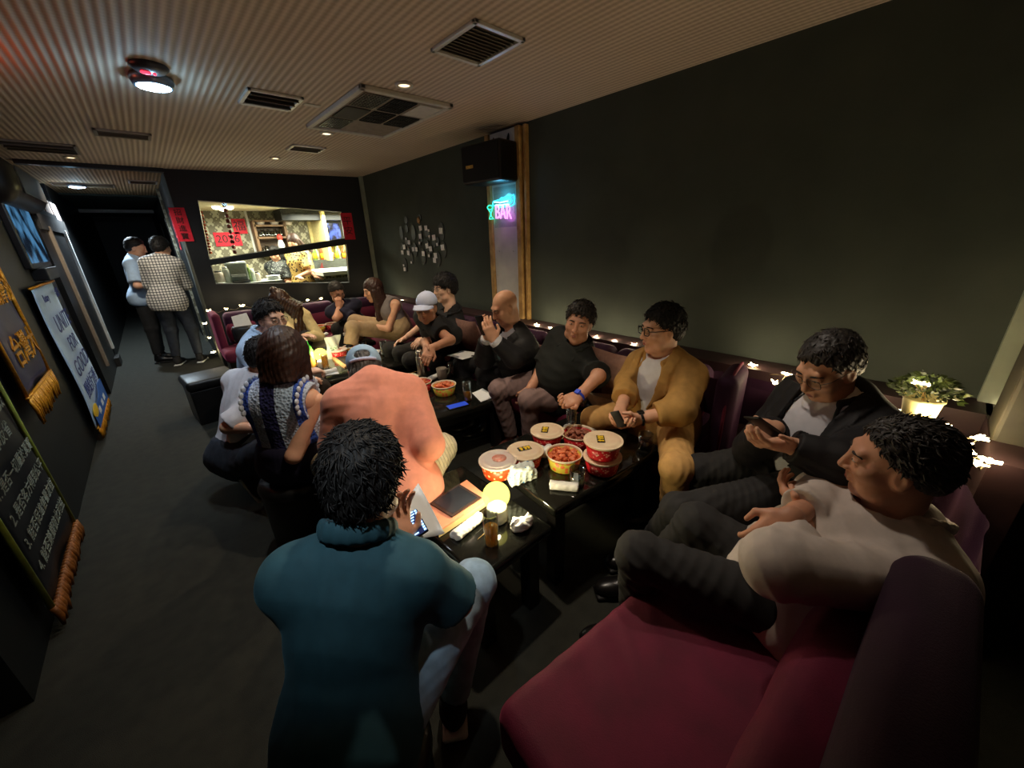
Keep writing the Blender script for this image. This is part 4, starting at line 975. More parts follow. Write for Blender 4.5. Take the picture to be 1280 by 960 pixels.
# -- woman in cream
def longhair(len_=.34, n=7, near=None):
    def fn(s, H, f, r, sp):
        for i in range(n):
            q = i/(n-1)-.5; a = H((q*.14, -.055+abs(q)*.05, .02)); b = H((q*.19, -.085+abs(q)*.06, -.15)); c = b+np.array([0, 0, -len_+.17])-f*.075+r*q*.10
            s.cone(a, b, .034, .038, k=.02); s.cone(b, c, .038, .020, k=.02)
        if near:
            for i in range(4):
                a = H((near*.072, -.03+.022*i, .01)); b = H((near*.092, -.03+.026*i, -.15)); c = b+np.array([0, 0, -len_*.62])+r*near*.050+f*(-.02+.025*i)
                s.cone(a, b, .026, .030, k=.02); s.cone(b, c, .030, .014, k=.02)
    return fn
person('woman in a cream blouse with a high bun, leaning over the far table', (1.02, 5.22, .50), W(364, 386, d=4.55), W(352, 377, d=4.46), (-.70, .10, -.65), [np.array([1.0, 4.88, .52]), np.array([1.16, 4.98, .52])], [np.array([.98, 4.84, .09]), np.array([1.14, 4.92, .09])],
       [(np.array([1.12, 4.86, .56]), (.5, -.6, 0), (0, 0, -1), (0, .6, .3), .5), (np.array([1.02, 4.80, .56]), (.4, -.8, 0), (0, 0, -1), (0, .6, .3), .5)], face=(-.5, -.8, 0), skin=2, res=1.5, fem=True,
       top=dict(m=C_['cream'], sleeve=1.8, g=.02, loose=.012, seed=61, amp=.006), pants=dict(m=C_['char']), hair=dict(style='long', col='tips', amp=.003, world=longhair(.40, near=-1), more=[lambda s: s.ell((0, -.05, .135), (.045, .045, .040), k=.012)]), shoes=dict(m=C_['blk_shoe'], sole=blk_sole))
# -- man in navy polo, hand to chin
person('man in a navy polo with his hand to his chin in the far corner', (1.86, 5.36, .52), W(428, 383, d=4.92), W(421, 366, d=4.85), (.10, -.95, -.42), [np.array([1.55, 5.02, .54]), np.array([1.80, 4.96, .54])], [np.array([1.55, 4.98, .09]), np.array([1.82, 4.92, .09])],
       [(W(437, 408, d=4.55), (-.5, -.7, 0), (0, 0, -1), (.6, -.4, 0), .5), (W(424, 384, d=4.74), (.1, .1, 1), (0, .9, -.1), (.9, 0, .2), .8)][::-1], face=(-.35, -.9, 0), skin=1, res=1.4, elbows=[W(420, 398, d=4.66), W(449, 398, d=4.75)],
       top=dict(m=C_['navy'], sleeve=.8, g=.016, loose=.01, collar=True, seed=71), pants=dict(m=C_['char']), hair=dict(style='short', vol=.013, col='salt', locks=200, L=.02), glasses='wire', shoes=dict(m=C_['blk_shoe'], sole=blk_sole), eyes=True)
# -- woman with long brown hair
person('woman with long brown hair in a grey sleeveless top and beige trousers', W(497, 412, d=4.42), W(484, 379, d=4.36), W(467, 364, d=4.27), (-.92, .05, -.20), [W(444, 402, d=4.30), W(441, 410, d=4.05)], [W(447, 432, d=4.3), W(438, 436, d=4.05)],
       [(W(456, 406, d=4.2), (-.8, .5, .1), (.2, -.3, .9), (0, 1, .2), .3), (W(462, 408, d=4.35), (-.9, .3, 0), (0, .2, -1), (0, 1, 0), .4)], face=(-.95, -.1, 0), skin=0, res=1.35, fem=True,
       top=dict(m=C_['grey'], sleeve=0, g=.012, seed=81, amp=.003), pants=dict(m=C_['beige'], g=.022, end=.2, cuff=.07), hair=dict(style='long', col='brown', amp=.003, world=longhair(.44, near=-1)), shoes=dict(m=C_['blk_shoe'], sole=blk_sole))
# -- man in white cap
person('man in a white cap and black shirt sitting forward with clasped hands', W(552, 438, x=1.93), W(546, 405, d=3.28), W(534, 386, d=3.20), (-.72, -.55, -.10), [W(545, 452, z=.52), W(513, 450, z=.52)][::-1], [W(548, 480, z=.09)+[.05, .1, 0], W(520, 482, z=.09)+[.05, .1, 0]][::-1],
       [(W(538, 436, d=2.98), (-.6, -.4, -.4), (.2, .6, -.4), (.3, -.4, .8), .7), (W(533, 433, d=3.02), (-.5, -.5, -.4), (.2, -.6, -.4), (.3, .4, .8), .7)][::-1], face=(-.86, -.5, 0), skin=1, res=1.1, elbows=[W(531, 428, d=3.3), W(563, 425, d=3.12)], old=1,
       top=dict(m=C_['black'], sleeve=.75, g=.018, loose=.012, collar=True, seed=91), pants=dict(m=C_['char']), hair=dict(style='short', vol=.005, col='salt'), hat=cap_hat(C_['capw']), shoes=dict(m=C_['blk_shoe'], sole=blk_sole), glasses='wire')
# -- man with glasses behind him
person('man with black hair and glasses sitting behind the man in the white cap', (2.02, 3.36, .50), W(566, 391, d=3.66), W(556, 362, d=3.60), (-.95, .05, -.05), [np.array([1.60, 3.44, .52]), np.array([1.60, 3.66, .52])][::-1], [np.array([1.62, 3.46, .09]), np.array([1.62, 3.68, .09])][::-1],
       [(np.array([1.76, 3.20, .66]), (-.9, .1, -.2), (0, .5, -.8), (0, .5, .8), .5), (np.array([1.72, 3.55, .62]), (-.9, 0, -.2), (0, -.5, -.8), (0, -.5, .8), .5)], face=(-.95, .25, 0), skin=2, res=1.2,
       top=dict(m=C_['black'], sleeve=.8, g=.016, collar=True, seed=95), pants=dict(m=C_['char']), hair=dict(style='short', vol=.022, locks=500, L=.03, line='fringe'), glasses='wire', shoes=dict(m=C_['blk_shoe'], sole=blk_sole))
# -- bald man in suit with phone
def p11():
    def ex(root, J):
        n, f, sp, r, T = J['neck'], J['f'], J['sp'], J['r'], J['T']; m = MB()
        a = n-sp*.02+f*.078; b_ = J['pel']+sp*T*.55+f*.150; m.box(a, (.034, .026, .03), frame(r, f, sp), bev=.006)
        m.prism([a+r*.012-sp*.01+f*.006, b_+r*.036, b_-sp*.04, b_-r*.036, a-r*.012-sp*.01+f*.006], f*.006); m.out('tie', C_['tie'], root)
    person('bald man in a black suit and tie holding up a phone', W(648, 462, x=1.95), W(643, 418, d=2.82), W(632, 386, d=2.76), (-.88, .22, -.38), [W(606, 466, z=.54), W(577, 455, z=.54)], [W(607, 532, z=.09), W(593, 525, z=.09)],
           [(W(617, 424, d=2.55), (-.35, .1, .9), (.6, .55, .2), (.5, -.6, .3), .45), (W(609, 421, d=2.72), (-.35, .1, .9), (.6, -.3, .2), (.5, .5, .4), .45)], face=(-.86, .2, 0), skin=0, res=1.0, old=1, elbows=[W(643, 447, d=2.62), None],
           top=dict(m=C_['suit'], name='suit_jacket', sleeve=1.82, g=.026, loose=.012, collar=True, seed=101, open=(.05, .075, .16), hem=.1, cut=-.16), inner=dict(m=C_['white'], sleeve=1.98, g=.010, collar=True, seed=2, amp=.002, neckr=.05), pants=dict(m=C_['suit']), hair=None, shoes=dict(m=C_['blk_shoe'], sole=blk_sole), extra=ex, jaw=1.08)
p11()
phone_at('phone held up by the bald man in the suit', W(603, 407, d=2.62), (-.30, .1, .9), (.8, .2, .3), bodym=M['black_plastic'])
# -- man in black polo, leaning back
person('smiling man in a black polo and mauve grey trousers leaning back on the sofa', W(694, 486, x=1.90), W(722, 434, d=2.48), W(724, 405, d=2.40), (-.86, -.42, -.05), [W(662, 500, z=.54), W(624, 487, z=.54)][::1], [W(663, 566, z=.10), W(640, 548, z=.10)],
       [(W(722, 497, d=2.10), (-.8, .25, -.1), (-.2, -.5, .8), (-.3, -.9, 0), .75), (W(662, 487, d=2.55), (-.25, .3, -.9), (.3, .6, .1), (-.8, 0, .3), .5)], face=(-.86, .05, 0), skin=1, res=.9, elbows=[W(748, 470, d=2.16), W(676, 464, d=2.62)], headup=(.12, -.14, 1), jaw=1.08,
       top=dict(m=C_['blackgreen'], sleeve=.78, g=.018, loose=.014, collar=True, seed=111, hem=.06, cut=-.12), pants=dict(m=C_['mauve'], seed=13, amp=.005), hair=dict(style='short', vol=.015, col='salt', locks=500, L=.024), shoes=dict(m=C_['brn_shoe']), belly=.06, width=1.05,
       toes=[W(650, 575, z=.05), W(616, 556, z=.05)], extra=lambda root, J: watch(mat('watch_blue', (30, 70, 210), .3, var=0), mat('watch_strap_blue', (30, 60, 190), .5, var=0))(root, J, 0))
# -- man in tan blazer
def p13():
    def ex(root, J):
        watch(BLACKP, BLACKP)(root, J, 0)
        m = MB(); n, f, sp, r, T = J['neck'], J['f'], J['sp'], J['r'], J['T']
    person('man in a tan blazer, white tee and black glasses with rolled cuffs', W(826, 516, x=1.93), W(829, 452, d=2.07), W(827, 414, d=2.0), (-.82, .52, -.06), [W(846, 585, z=.54), W(742, 524, z=.54)], [W(846, 585, z=.54)+[.13, .05, -.45], W(742, 524, z=.54)+[.10, .0, -.45]],
           [(W(798, 524, d=1.85), (-.8, .5, -.15), (.3, .6, .4), (-.1, .3, .9), .7), (W(775, 515, d=1.92), (-.5, -.6, -.2), (.2, -.3, .8), (-.6, .5, .5), .7)], face=(-.90, .15, 0), skin=0, res=.85, elbows=[W(848, 512, d=1.84), W(786, 480, d=2.15)],
           top=dict(m=C_['tan'], name='blazer', sleeve=1.55, roll=1, g=.026, loose=.016, collar=True, collar_r=.074, seed=121, open=(.07, .085, .05), hem=.12, cut=-.2, amp=.005), inner=dict(m=C_['white'], name='tee', sleeve=.3, g=.012, seed=3, amp=.003, neckr=.060, hem=.08, cut=-.14), pants=dict(m=C_['tanp'], seed=17, amp=.005),
           hair=dict(style='short', vol=.015, locks=500, L=.022), glasses='black', shoes=dict(m=C_['blk_shoe'], sole=blk_sole), extra=ex)
p13()
phone_at('dark phone cupped in the hands of the man in the tan blazer', W(773, 524, d=1.80), (-.3, .3, .8), (.8, .3, .2), sc=.62)
# -- man in dark suit reading his phone
person('man in a dark jacket, white shirt and glasses reading his phone on the corner sofa', W(1010, 590, d=1.55), W(1050, 502, d=1.42), W(1036, 462, d=1.38), (-.78, .42, -.46), [W(850, 640, z=.52), W(872, 588, z=.52)], [W(800, 690, z=.09)+[.05, .0, 0], W(820, 640, z=.09)+[.05, .0, 0]],
       [(W(985, 556, d=1.25), (-.75, .55, .15), (.3, .3, .75), (.3, -.5, .7), .5), (W(968, 536, d=1.38), (-.55, .2, -.1), (.4, -.5, .5), (-.2, .2, .9), .6)], face=(-.80, .45, 0), skin=0, res=.75, old=1, elbows=[W(1046, 580, d=1.20), None],
       top=dict(m=C_['suit'], name='jacket', sleeve=1.88, g=.026, loose=.012, collar=True, collar_r=.072, seed=131, open=(.085, .09, .0), hem=.1, cut=-.18), inner=dict(m=C_['white'], sleeve=1.0, g=.012, collar=True, seed=5, amp=.003, neckr=.056), pants=dict(m=C_['char'], belt=True), hair=dict(style='short', vol=.011, col='salt', locks=300, L=.016), glasses='wire', shoes=dict(m=C_['blk_shoe'], sole=blk_sole), belly=.04)
phone_at('dark phone in the hands of the man on the corner sofa', W(957, 534, d=1.30), (-.5, .5, .5), (.7, -.1, .6), sc=.9)
# -- old man with crossed arms
person('older man in a stone grey shirt asleep with folded arms on the corner sofa', W(985, 738, d=1.20), W(1112, 584, d=1.03)+[.045, -.045, -.185], W(1120, 582, d=1.03), (-.22, .96, -.10), [W(800, 694, d=1.24), W(872, 655, d=1.36)], [W(790, 780, z=.09), W(800, 720, z=.09)],
       [(W(1010, 648, d=1.14), (.3, .5, .2), (.4, -.4, .5), (-.2, .2, .8), .5), (W(985, 648, d=1.07), (-.55, .28, -.42), (.25, .5, -.75), (-.45, .6, .4), .75)], face=(-.72, .62, 0), skin=1, res=.68, old=1, elbows=[W(972, 705, d=.98), W(1030, 622, d=1.22)],
       top=dict(m=C_['stone'], sleeve=1.62, roll=1, g=.024, loose=.022, collar=True, collar_r=.072, collar_h=.076, collar_f=0, neckr=.066, seed=141, amp=.006, hem=.08, cut=-.13), pants=dict(m=C_['char'], seed=19, belt=True), hair=dict(style='short', vol=.010, col='salt', locks=900, L=.020, line='receding', comb=(0, -.4, -.4)), shoes=dict(m=C_['blk_shoe'], sole=blk_sole), belly=.05, headup=(-.1, .05, 1))
# -- two standing men
person('standing man in a black and white checked shirt with his back to the camera', (.08, 7.02, .93), (.15, 7.08, 1.42), (.19, 7.10, 1.555), (.62, .72, -.25), [np.array([.0, 7.08, .50]), np.array([.22, 7.0, .50])], [np.array([-.05, 7.05, .09]), np.array([.20, 6.98, .09])],
       [(np.array([.16, 7.33, 1.08]), (.3, .9, .1), (0, 0, -1), (1, 0, 0), .5), (np.array([.21, 7.32, 1.10]), (-.2, .9, .1), (0, 0, -1), (-1, 0, 0), .5)], face=(.35, .93, 0), skin=0, res=1.7,
       top=dict(m=C_['check'], sleeve=1.7, g=.024, loose=.012, hem=.12, cut=-.17, seed=151), pants=dict(m=C_['jeans'], g=.022), hair=dict(style='short', vol=.02, locks=250, L=.03), shoes=dict(m=C_['char']), eyes=False)
person('standing man in a light blue short-sleeved shirt partly hidden by the checked shirt', (-.16, 7.52, .93), (-.11, 7.50, 1.42), (-.06, 7.50, 1.565), (.85, -.25, -.25), [np.array([-.20, 7.44, .50]), np.array([-.18, 7.64, .50])][::-1], [np.array([-.24, 7.42, .09]), np.array([-.20, 7.62, .09])][::-1],
       [(np.array([.14, 7.66, 1.12]), (.9, -.3, .1), (0, 0, -1), (0, -1, 0), .5), (np.array([.06, 7.30, 1.10]), (.9, .2, .1), (0, 0, -1), (0, 1, 0), .5)], face=(.95, -.2, 0), skin=0, res=1.7,
       top=dict(m=C_['sky'], sleeve=.85, g=.022, loose=.014, hem=.06, cut=-.1, collar=True, seed=161), pants=dict(m=C_['char'], g=.022), hair=dict(style='short', vol=.014), shoes=dict(m=C_['blk_shoe'], sole=blk_sole), eyes=False)
# ------------------------------------------------------------------ things on the tables
GLASS = glassmat('clear_glass', (232, 238, 238), gloss=.16)
JUICE = mat('orange_juice', (255, 176, 24), .3, var=.1, vscale=12, c2=(255, 140, 10)); 
def cloudy(m, w=.65):
    """cloudy drink: light passes through it"""
    N, L = m.node_tree.nodes, m.node_tree.links; b = N['Principled BSDF']; tr = N.new('ShaderNodeBsdfTranslucent'); mx = N.new('ShaderNodeMixShader'); mx.inputs[0].default_value = w
    tr.inputs[0].default_value = (1, .58, .05, 1); L.new(b.outputs[0], mx.inputs[1]); L.new(tr.outputs[0], mx.inputs[2]); L.new(mx.outputs[0], N['Material Output'].inputs[0])
cloudy(JUICE, .72); TEA = mat('iced_tea', (60, 26, 12), .2, var=.1); WHISKY = mat('pale_drink', (170, 160, 96), .2, var=.2); WATER = mat('water_ice', (150, 160, 165), .15, var=.3, vscale=60)
TOWEL = mat('towel_white', (238, 236, 230), .9, var=.03, bump=.25, bscale=400)
def band(name, bg, fg, sc=34, th=.30):
    m, N, L, b = nt(name); b.inputs['Roughness'].default_value = .45
    tc = N.new('ShaderNodeTexCoord'); v = N.new('ShaderNodeTexVoronoi'); v.inputs['Scale'].default_value = sc; L.new(tc.outputs['Object'], v.inputs['Vector'])
    f = math_node(N, L, 'LESS_THAN', v.outputs[0], th)
    mx = N.new('ShaderNodeMix'); mx.data_type = 'RGBA'; mx.inputs[6].default_value = (*lin(bg), 1); mx.inputs[7].default_value = (*lin(fg), 1)
    L.new(f, mx.inputs[0]); L.new(mx.outputs[2], b.inputs['Base Color']); return m
REDB = band('bowl_red_print', (198, 20, 34), (240, 170, 150), 60, .30); YELB = band('bowl_yellow_print', (214, 196, 70), (236, 120, 60), 40, .42); ORB = band('bowl_orange_print', (222, 70, 24), (250, 190, 140), 48, .32)
RIM = mat('bowl_rim_cream', (240, 226, 196), .5, var=.03); LID = mat('lid_translucent', (236, 216, 180), .3, var=.10, vscale=22, c2=(222, 190, 158)); LIDW = mat('lid_pale', (226, 218, 204), .3, var=.1, vscale=20, c2=(214, 190, 180))
MEAT = mat('food_meat', (176, 108, 84), .5, var=.3, vscale=70, c2=(120, 66, 48)); ORF = mat('food_orange', (236, 140, 90), .5, var=.25, vscale=60, c2=(196, 84, 46)); GRN = mat('food_brown', (120, 92, 70), .6, var=.4, vscale=90)
YEL = mat('label_yellow', (238, 196, 40), .5, var=0)
def bowl(label, c, kind='red', top='lid', r=.086, h=.078, mark=True, group='takeaway bowls on the tables', tilt=None, seed=1):
    c = np.asarray(c, float); t = thing('takeaway_bowl', label, 'bowl', c, 0, group)
    B = {'red': REDB, 'yellow': YELB, 'orange': ORB}[kind]
    m = MB(); m.lathe([(0, .002), (r*.80, .002), (r*.82, .004), (r*.97, h*.86), (r*.955, h*.86), (r*.80, .008), (0, .008)], c, 40); m.out('bowl_body', B, t, True)
    m = MB(); m.lathe([(r*.95, h*.85), (r*.975, h*.85), (r*1.02, h*.93), (r*1.03, h), (r*.99, h*1.01), (r*.95, h*.94), (r*.95, h*.85)], c, 40); m.out('rim', RIM, t, True)
    g = np.random.default_rng(seed)
    if top == 'lid':
        m = MB(); m.lathe([(0, h*1.04), (r*.70, h*1.05), (r*.86, h*1.07), (r*.93, h*1.0), (r*1.0, h*1.0), (r*1.055, h*1.03), (r*1.06, h*.93), (r*1.04, h*.93)], c, 40); ld = m.out('lid', LID if seed % 2 else LIDW, t, True)
        if mark:
            a = g.uniform(-.5, .9); R = rotz(a); q = c+R@np.array([.0, .012, h*1.045+.0015]); m = MB(); m.box(q, (.066, .036, .0012), R); lb = m.out('label', M['ink'], ld)
            m = MB(); 
            for x in (-.012, .004, .016): m.box(q+R@np.array([x*1.4, 0, .001]), (.011, .028, .001), R); m.box(q+R@np.array([x*1.4, .005, .001]), (.018, .006, .0012), R)
            m.out('print', YEL, lb)
        else:
            m = MB(); m.lathe([(0, h*1.046), (.035, h*1.046), (.035, h*1.052), (0, h*1.056)], c+[.01, 0, 0], 20); m.out('stamp', mat('lid_stamp_red', (220, 110, 90), .4, var=.3, vscale=60, c2=(228, 190, 170)), ld, True)
    else:
        mt = {'meat': MEAT, 'orange': ORF, 'brown': GRN}[top]; m = MB()
        m.lathe([(0, h*.80), (r*.6, h*.78), (r*.93, h*.70)], c, 24)
        for i in range(26):
            a = g.uniform(0, 6.28); q = r*.72*math.sqrt(g.uniform()); m.box(c+[q*math.cos(a), q*math.sin(a), h*(.84+.22*(1-q/r))], (g.uniform(.014, .034), g.uniform(.012, .026), g.uniform(.008, .016)), rotz(g.uniform(0, 3))@np.array(Matrix.Rotation(g.uniform(-.6, .6), 3, 'X')), bev=.004)
        m.out('food', mt, t, True)
    return t
A_ = lambda px, py: W(px, py, z=ZA); B_ = lambda px, py: W(px, py, z=ZB); Cc = lambda px, py: W(px, py, z=ZC)
bowl('takeaway bowl with a plain translucent lid and orange print behind the globe lamp', B_(623, 592), 'orange', mark=False, seed=2)
bowl('red takeaway bowl with a yellow mark on its lid beside the white pouch', B_(657, 580), 'red', seed=3)
bowl('red takeaway bowl at the back of the table with a yellow mark on its lid', B_(684, 554), 'red', seed=5)
bowl('open red takeaway bowl of chopped meat at the back of the table', B_(722, 556), 'red', 'meat', seed=4)
bowl('open yellow printed bowl heaped with orange food in the middle of the table', B_(705, 583), 'yellow', 'orange', seed=6)
b6 = B_(752, 587); bowl('lower red takeaway bowl of the stacked pair at the table end', b6, 'red', mark=False, seed=7)
bowl('upper red takeaway bowl of the stacked pair, yellow mark on its lid', b6+[0, 0, .084], 'red', seed=9)
bowl('open yellow printed bowl of orange food beside the blue phone', Cc(556, 492), 'yellow', 'orange', r=.090, seed=10)
bowl('open bowl of orange food half behind the pink shirt', Cc(527, 488), 'red', 'orange', r=.085, seed=11)
bowl('open yellow bowl of food on the table by the far globe lamp', W(441, 441, z=ZD), 'yellow', 'orange', seed=12)
bowl('lidded red bowl in front of the open yellow bowl on the far lamp table', W(424, 446, z=ZD), 'red', mark=False, seed=14)
bowl('red bowl on the farthest table nearest the woman in the cream blouse', W(385, 415, z=ZE), 'red', 'orange', seed=15)
bowl('yellow bowl between two red bowls on the farthest table', W(400, 414, z=ZE), 'yellow', 'orange', seed=16)
bowl('red bowl beside the tall glass on the farthest table', W(416, 411, z=ZE), 'red', 'meat', seed=17)
pt = thing('food_plate', 'white plate of brown snacks with chopsticks beside the steel flask', 'plate', Cc(508, 474))
c = Cc(508, 474); m = MB(); m.lathe([(0, .002), (.07, .002), (.10, .016), (.105, .018), (.10, .020), (.068, .007), (0, .006)], c, 36); m.out('dish', RIM, pt, True)
m = MB(); g = np.random.default_rng(3)
for i in range(34): a = g.uniform(0, 6.28); q = .075*math.sqrt(g.uniform()); m.box(c+[q*math.cos(a), q*math.sin(a), .018+.014*(1-q/.08)], (.026, .010, .008), rotz(g.uniform(0, 3)), bev=.003)
m.out('food', GRN, pt, True)
def chopsticks(label, a, b):
    t = thing('chopsticks', label, 'chopsticks', a); d = np.array([.012, .004, 0])
    for o in (0, 1): MB().tube([np.asarray(a)+d*o, np.asarray(b)+d*o*.3], [.0028, .0016], 6).out('stick', M['pine'], t, True)
chopsticks('wooden chopsticks resting on the plate of snacks', c+[-.08, -.02, .045], c+[.12, .02, .036])
c = B_(722, 556); chopsticks('wooden chopsticks across the open red bowl of meat', c+[-.13, .0, .088], c+[.05, .06, .094])
def tumbler(label, c, r, h, fill=0, liquid=None, lr=1.0, group=None, taper=.9, ice=0):
    c = np.asarray(c, float); t = thing('drinking_glass', label, 'glass', c, 0, group)
    m = MB(); m.lathe([(0, 0), (r*taper, 0), (r*taper*1.02, .004), (r, h), (r-.0022, h), (r*taper-.0022, .010), (0, .010)], c, 32); m.out('glass_body', GLASS, t, True)
    if fill:
        q = taper+(1-taper)*fill; m = MB(); m.lathe([(0, .0105), (r*taper-.003, .0105), (r*q-.003, h*fill), (0, h*fill+.001)], c, 28); m.out('drink', liquid, t, True)
    if ice:
        m = MB(); g = np.random.default_rng(ice)
        for i in range(5): m.box(c+[g.uniform(-.4, .4)*r, g.uniform(-.4, .4)*r, h*g.uniform(.15, .4)], (.018, .018, .016), rotz(g.uniform(0, 3)), bev=.003)
        m.out('ice', WATER, t, True)
    return t
tumbler('tall glass of orange drink in front of the near globe lamp', A_(615, 681), .029, .148, .60, JUICE)
tumbler('short glass with melting ice beside the rolled white towel', B_(721, 606), .036, .085, .28, WHISKY, ice=4)
tumbler('tall empty glass of water behind the bowls', B_(714, 536), .031, .135, .3, WATER)
tumbler('short glass of dark drink at the right end of the bowl table', B_(806, 560), .038, .085, .45, TEA)
tumbler('tall glass of orange drink beside the white napkin', Cc(585, 501), .031, .145, .45, JUICE)
tumbler('tall glass of dark tea beside the grey mug', Cc(566, 470), .031, .125, .7, TEA)
tumbler('tall glass of orange drink in front of the far globe lamp', W(408, 461, z=ZD), .032, .145, .85, JUICE)
tumbler('short glass of pale drink by the woman in beige trousers', W(455, 437, z=ZD), .036, .085, .45, WHISKY)
tumbler('tall clear glass at the right end of the far lamp table', W(481, 444, z=ZD), .036, .15, .2, WATER)
tumbler('tall clear glass beside the paper cup on the farthest table', W(427, 413, z=ZE), .034, .14, .15, WATER)
tumbler('short glass of pale drink beside the paper cup', W(402, 409, z=ZE), .036, .08, .5, WHISKY)
# globe lamps: glowing milky shell that lets its bulb's light through
GLOBE = bpy.data.materials.new('globe_glow'); GLOBE.use_nodes = True; _N = GLOBE.node_tree.nodes; _L = GLOBE.node_tree.links; _N.clear()
_e = _N.new('ShaderNodeEmission'); _e.inputs[0].default_value = (1, .90, .14, 1); _e.inputs[1].default_value = 1.7; _t = _N.new('ShaderNodeBsdfTransparent'); _m = _N.new('ShaderNodeMixShader'); _m.inputs[0].default_value = .6; _o = _N.new('ShaderNodeOutputMaterial')
_L.new(_t.outputs[0], _m.inputs[1]); _L.new(_e.outputs[0], _m.inputs[2]); _L.new(_m.outputs[0], _o.inputs[0]); GLOBE.cycles.emission_sampling = 'NONE'
def globe(label, c, R_=.056, e=60):
    c = np.asarray(c, float); t = thing('globe_lamp', label, 'lamp', c)
    m = MB(); m.lathe([(0, 0), (.040, 0), (.044, .006), (.044, .062), (.036, .070), (0, .070)], c, 32); m.out('base', mat('lamp_base_white', (238, 236, 220), .4, var=0), t, True)
    m = MB(); m.ball(c+[0, 0, .070+R_*.92], R_, seg=32, ring=20); m.out('globe', GLOBE, t, True)
    light('globe_lamp_light', 'POINT', c+[0, 0, .070+R_*.92], e, (1, .86, .52), .02)
globe('glowing yellow globe lamp on the near table beside the orange drink', A_(622, 649), e=7)
globe('glowing yellow globe lamp on the far table beside the green drink carton', W(404, 459, z=ZD), .06, e=7)
# towels and tissues
def towel(label, c, ang, l=.15, r=.024, kind='roll', seed=1):
    c = np.asarray(c, float); d = rotz(ang)@np.array([1., 0, 0]); s = SDF(); n = np.array([-d[1], d[0], 0])
    if kind == 'roll':
        s.cone(c+d*-l/2+[0, 0, r*.8], c+d*l/2+[0, 0, r*.8], r, r*.92, k=.01, flat=(np.array([0, 0, 1.]), 1.2), capa=True, capb=True); s.cone(c-d*l*.45+n*r*.8+[0, 0, r*.4], c+d*l*.45+n*r*.9+[0, 0, r*.35], r*.5, r*.4, k=.01)
        V, Q = s.mesh(.0045, noise=folds(seed, .003, (.02, .06)))
    else:
        g = np.random.default_rng(seed)
        for i in range(9): a = g.uniform(0, 6.28); s.ell(c+[.028*math.cos(a), .022*math.sin(a), .022+.012*g.uniform()], (.022, .010, .026), R=np.array(Matrix.Rotation(g.uniform(0, 3), 3, 'Z'))@np.array(Matrix.Rotation(g.uniform(-.8, .8), 3, 'X')), k=.008)
        s.ell(c+[0, 0, .02], (.040, .034, .022), k=.01)
        V, Q = s.mesh(.004, noise=folds(seed, .003, (.015, .04)))
    o = obj('hand_towel' if kind == 'roll' else 'crumpled_tissue', V, Q, TOWEL, None, loc=c); tag(o, label, 'towel' if kind == 'roll' else 'tissue'); return o
towel('folded white hand towel on the near table left of the orange drink', A_(586, 662), .15, .15, .026, seed=3)
towel('crumpled white tissue on the near table right of the orange drink', A_(652, 660), 0, kind='t', seed=4)
towel('rolled white hand towel in front of the short glass on the bowl table', B_(705, 612), -.95, .125, .024, seed=5)
towel('folded white tissue behind the stacked red bowls', B_(735, 540), -.5, .11, .024, seed=6)
towel('small white tissue between the lidded red bowls', B_(681, 570), .2, kind='t', seed=7)
towel('small white tissue behind the open meat bowl', B_(712, 543), .2, kind='t', seed=8)
towel('white hand towel between the steel flask and the grey mug', Cc(543, 474), .3, .12, .025, seed=9)
towel('white hand towel in front of the far globe lamp', W(411, 467, z=ZD), .1, .15, .025, seed=10)
towel('white hand towel at the front of the farthest table under the red bowls', W(404, 421, z=ZE), .6, .16, .026, seed=11)
towel('white hand towel beside the knee of the woman in beige trousers', W(434, 418, z=ZE), .5, .16, .026, seed=12)
o = MB().tube([A_(597, 675)+[0, 0, .002], A_(610, 663)+[0, 0, .002]], .0018, 6).out('toothpick', M['pine'], None, True); tag(o, 'thin wooden pick beside the orange drink on the near table', 'pick')
# box with drawing tablet, phones, papers
def slab(p4, h): return np.asarray(p4), h
def quadbox(m, P4, h, mi=0): m.prism(np.asarray(P4), np.array([0, 0, h]), mi)
bx = thing('gift_box', 'flat pink orange box on the near table under a drawing tablet', 'box', A_(572, 640)); P4 = [W(549, 672, z=ZA+.003), W(612, 630, z=ZA+.003), W(584, 607, z=ZA+.003), W(532, 642, z=ZA+.003)]
m = MB(); quadbox(m, P4, .026); m.out('carton', mat('box_cream', (222, 196, 140), .6, var=.05), bx); m = MB(); quadbox(m, [p+[0, 0, .0262] for p in P4], .007); m.out('lid', mat('box_pink_orange', (238, 156, 120), .5, var=.05), bx)
zt = ZA+.038; tb = thing('drawing_tablet', 'dark grey drawing tablet lying on the pink orange box', 'tablet', W(570, 628, z=zt)); P4 = [W(565, 647, z=zt), W(602, 623, z=zt), W(574, 606, z=zt), W(537, 630, z=zt)]
m = MB(); quadbox(m, P4, .006); m.out('tablet_body', mat('tablet_brown', (56, 40, 36), .4, var=.05), tb); c4 = sum(P4)/4; m = MB(); quadbox(m, [c4+(p-c4)*np.array([.84, .84, 1])+[0, 0, .0062] for p in P4], .001); m.out('screen', mat('tablet_screen', (40, 44, 54), .25, var=.05), tb)
def sheet(label, P4, th=.0015, curl=0, mt=None, parent_cat='paper', name='paper_sheet', lines=0, blueink=False):
    P4 = [np.asarray(p, float) for p in P4]; c = sum(P4)/4; m = MB()
    m.grid(lambda u, v: (P4[0]*(1-u)+P4[1]*u)*(1-v)+(P4[3]*(1-u)+P4[2]*u)*v+np.array([0, 0, curl*(4*(u-.5)**2)+curl*.4*math.sin(5*v)]), 9, 9, thick=th)
    o = m.out(name, mt or M['paper'], None, True, loc=c); tag(o, label, parent_cat); return o
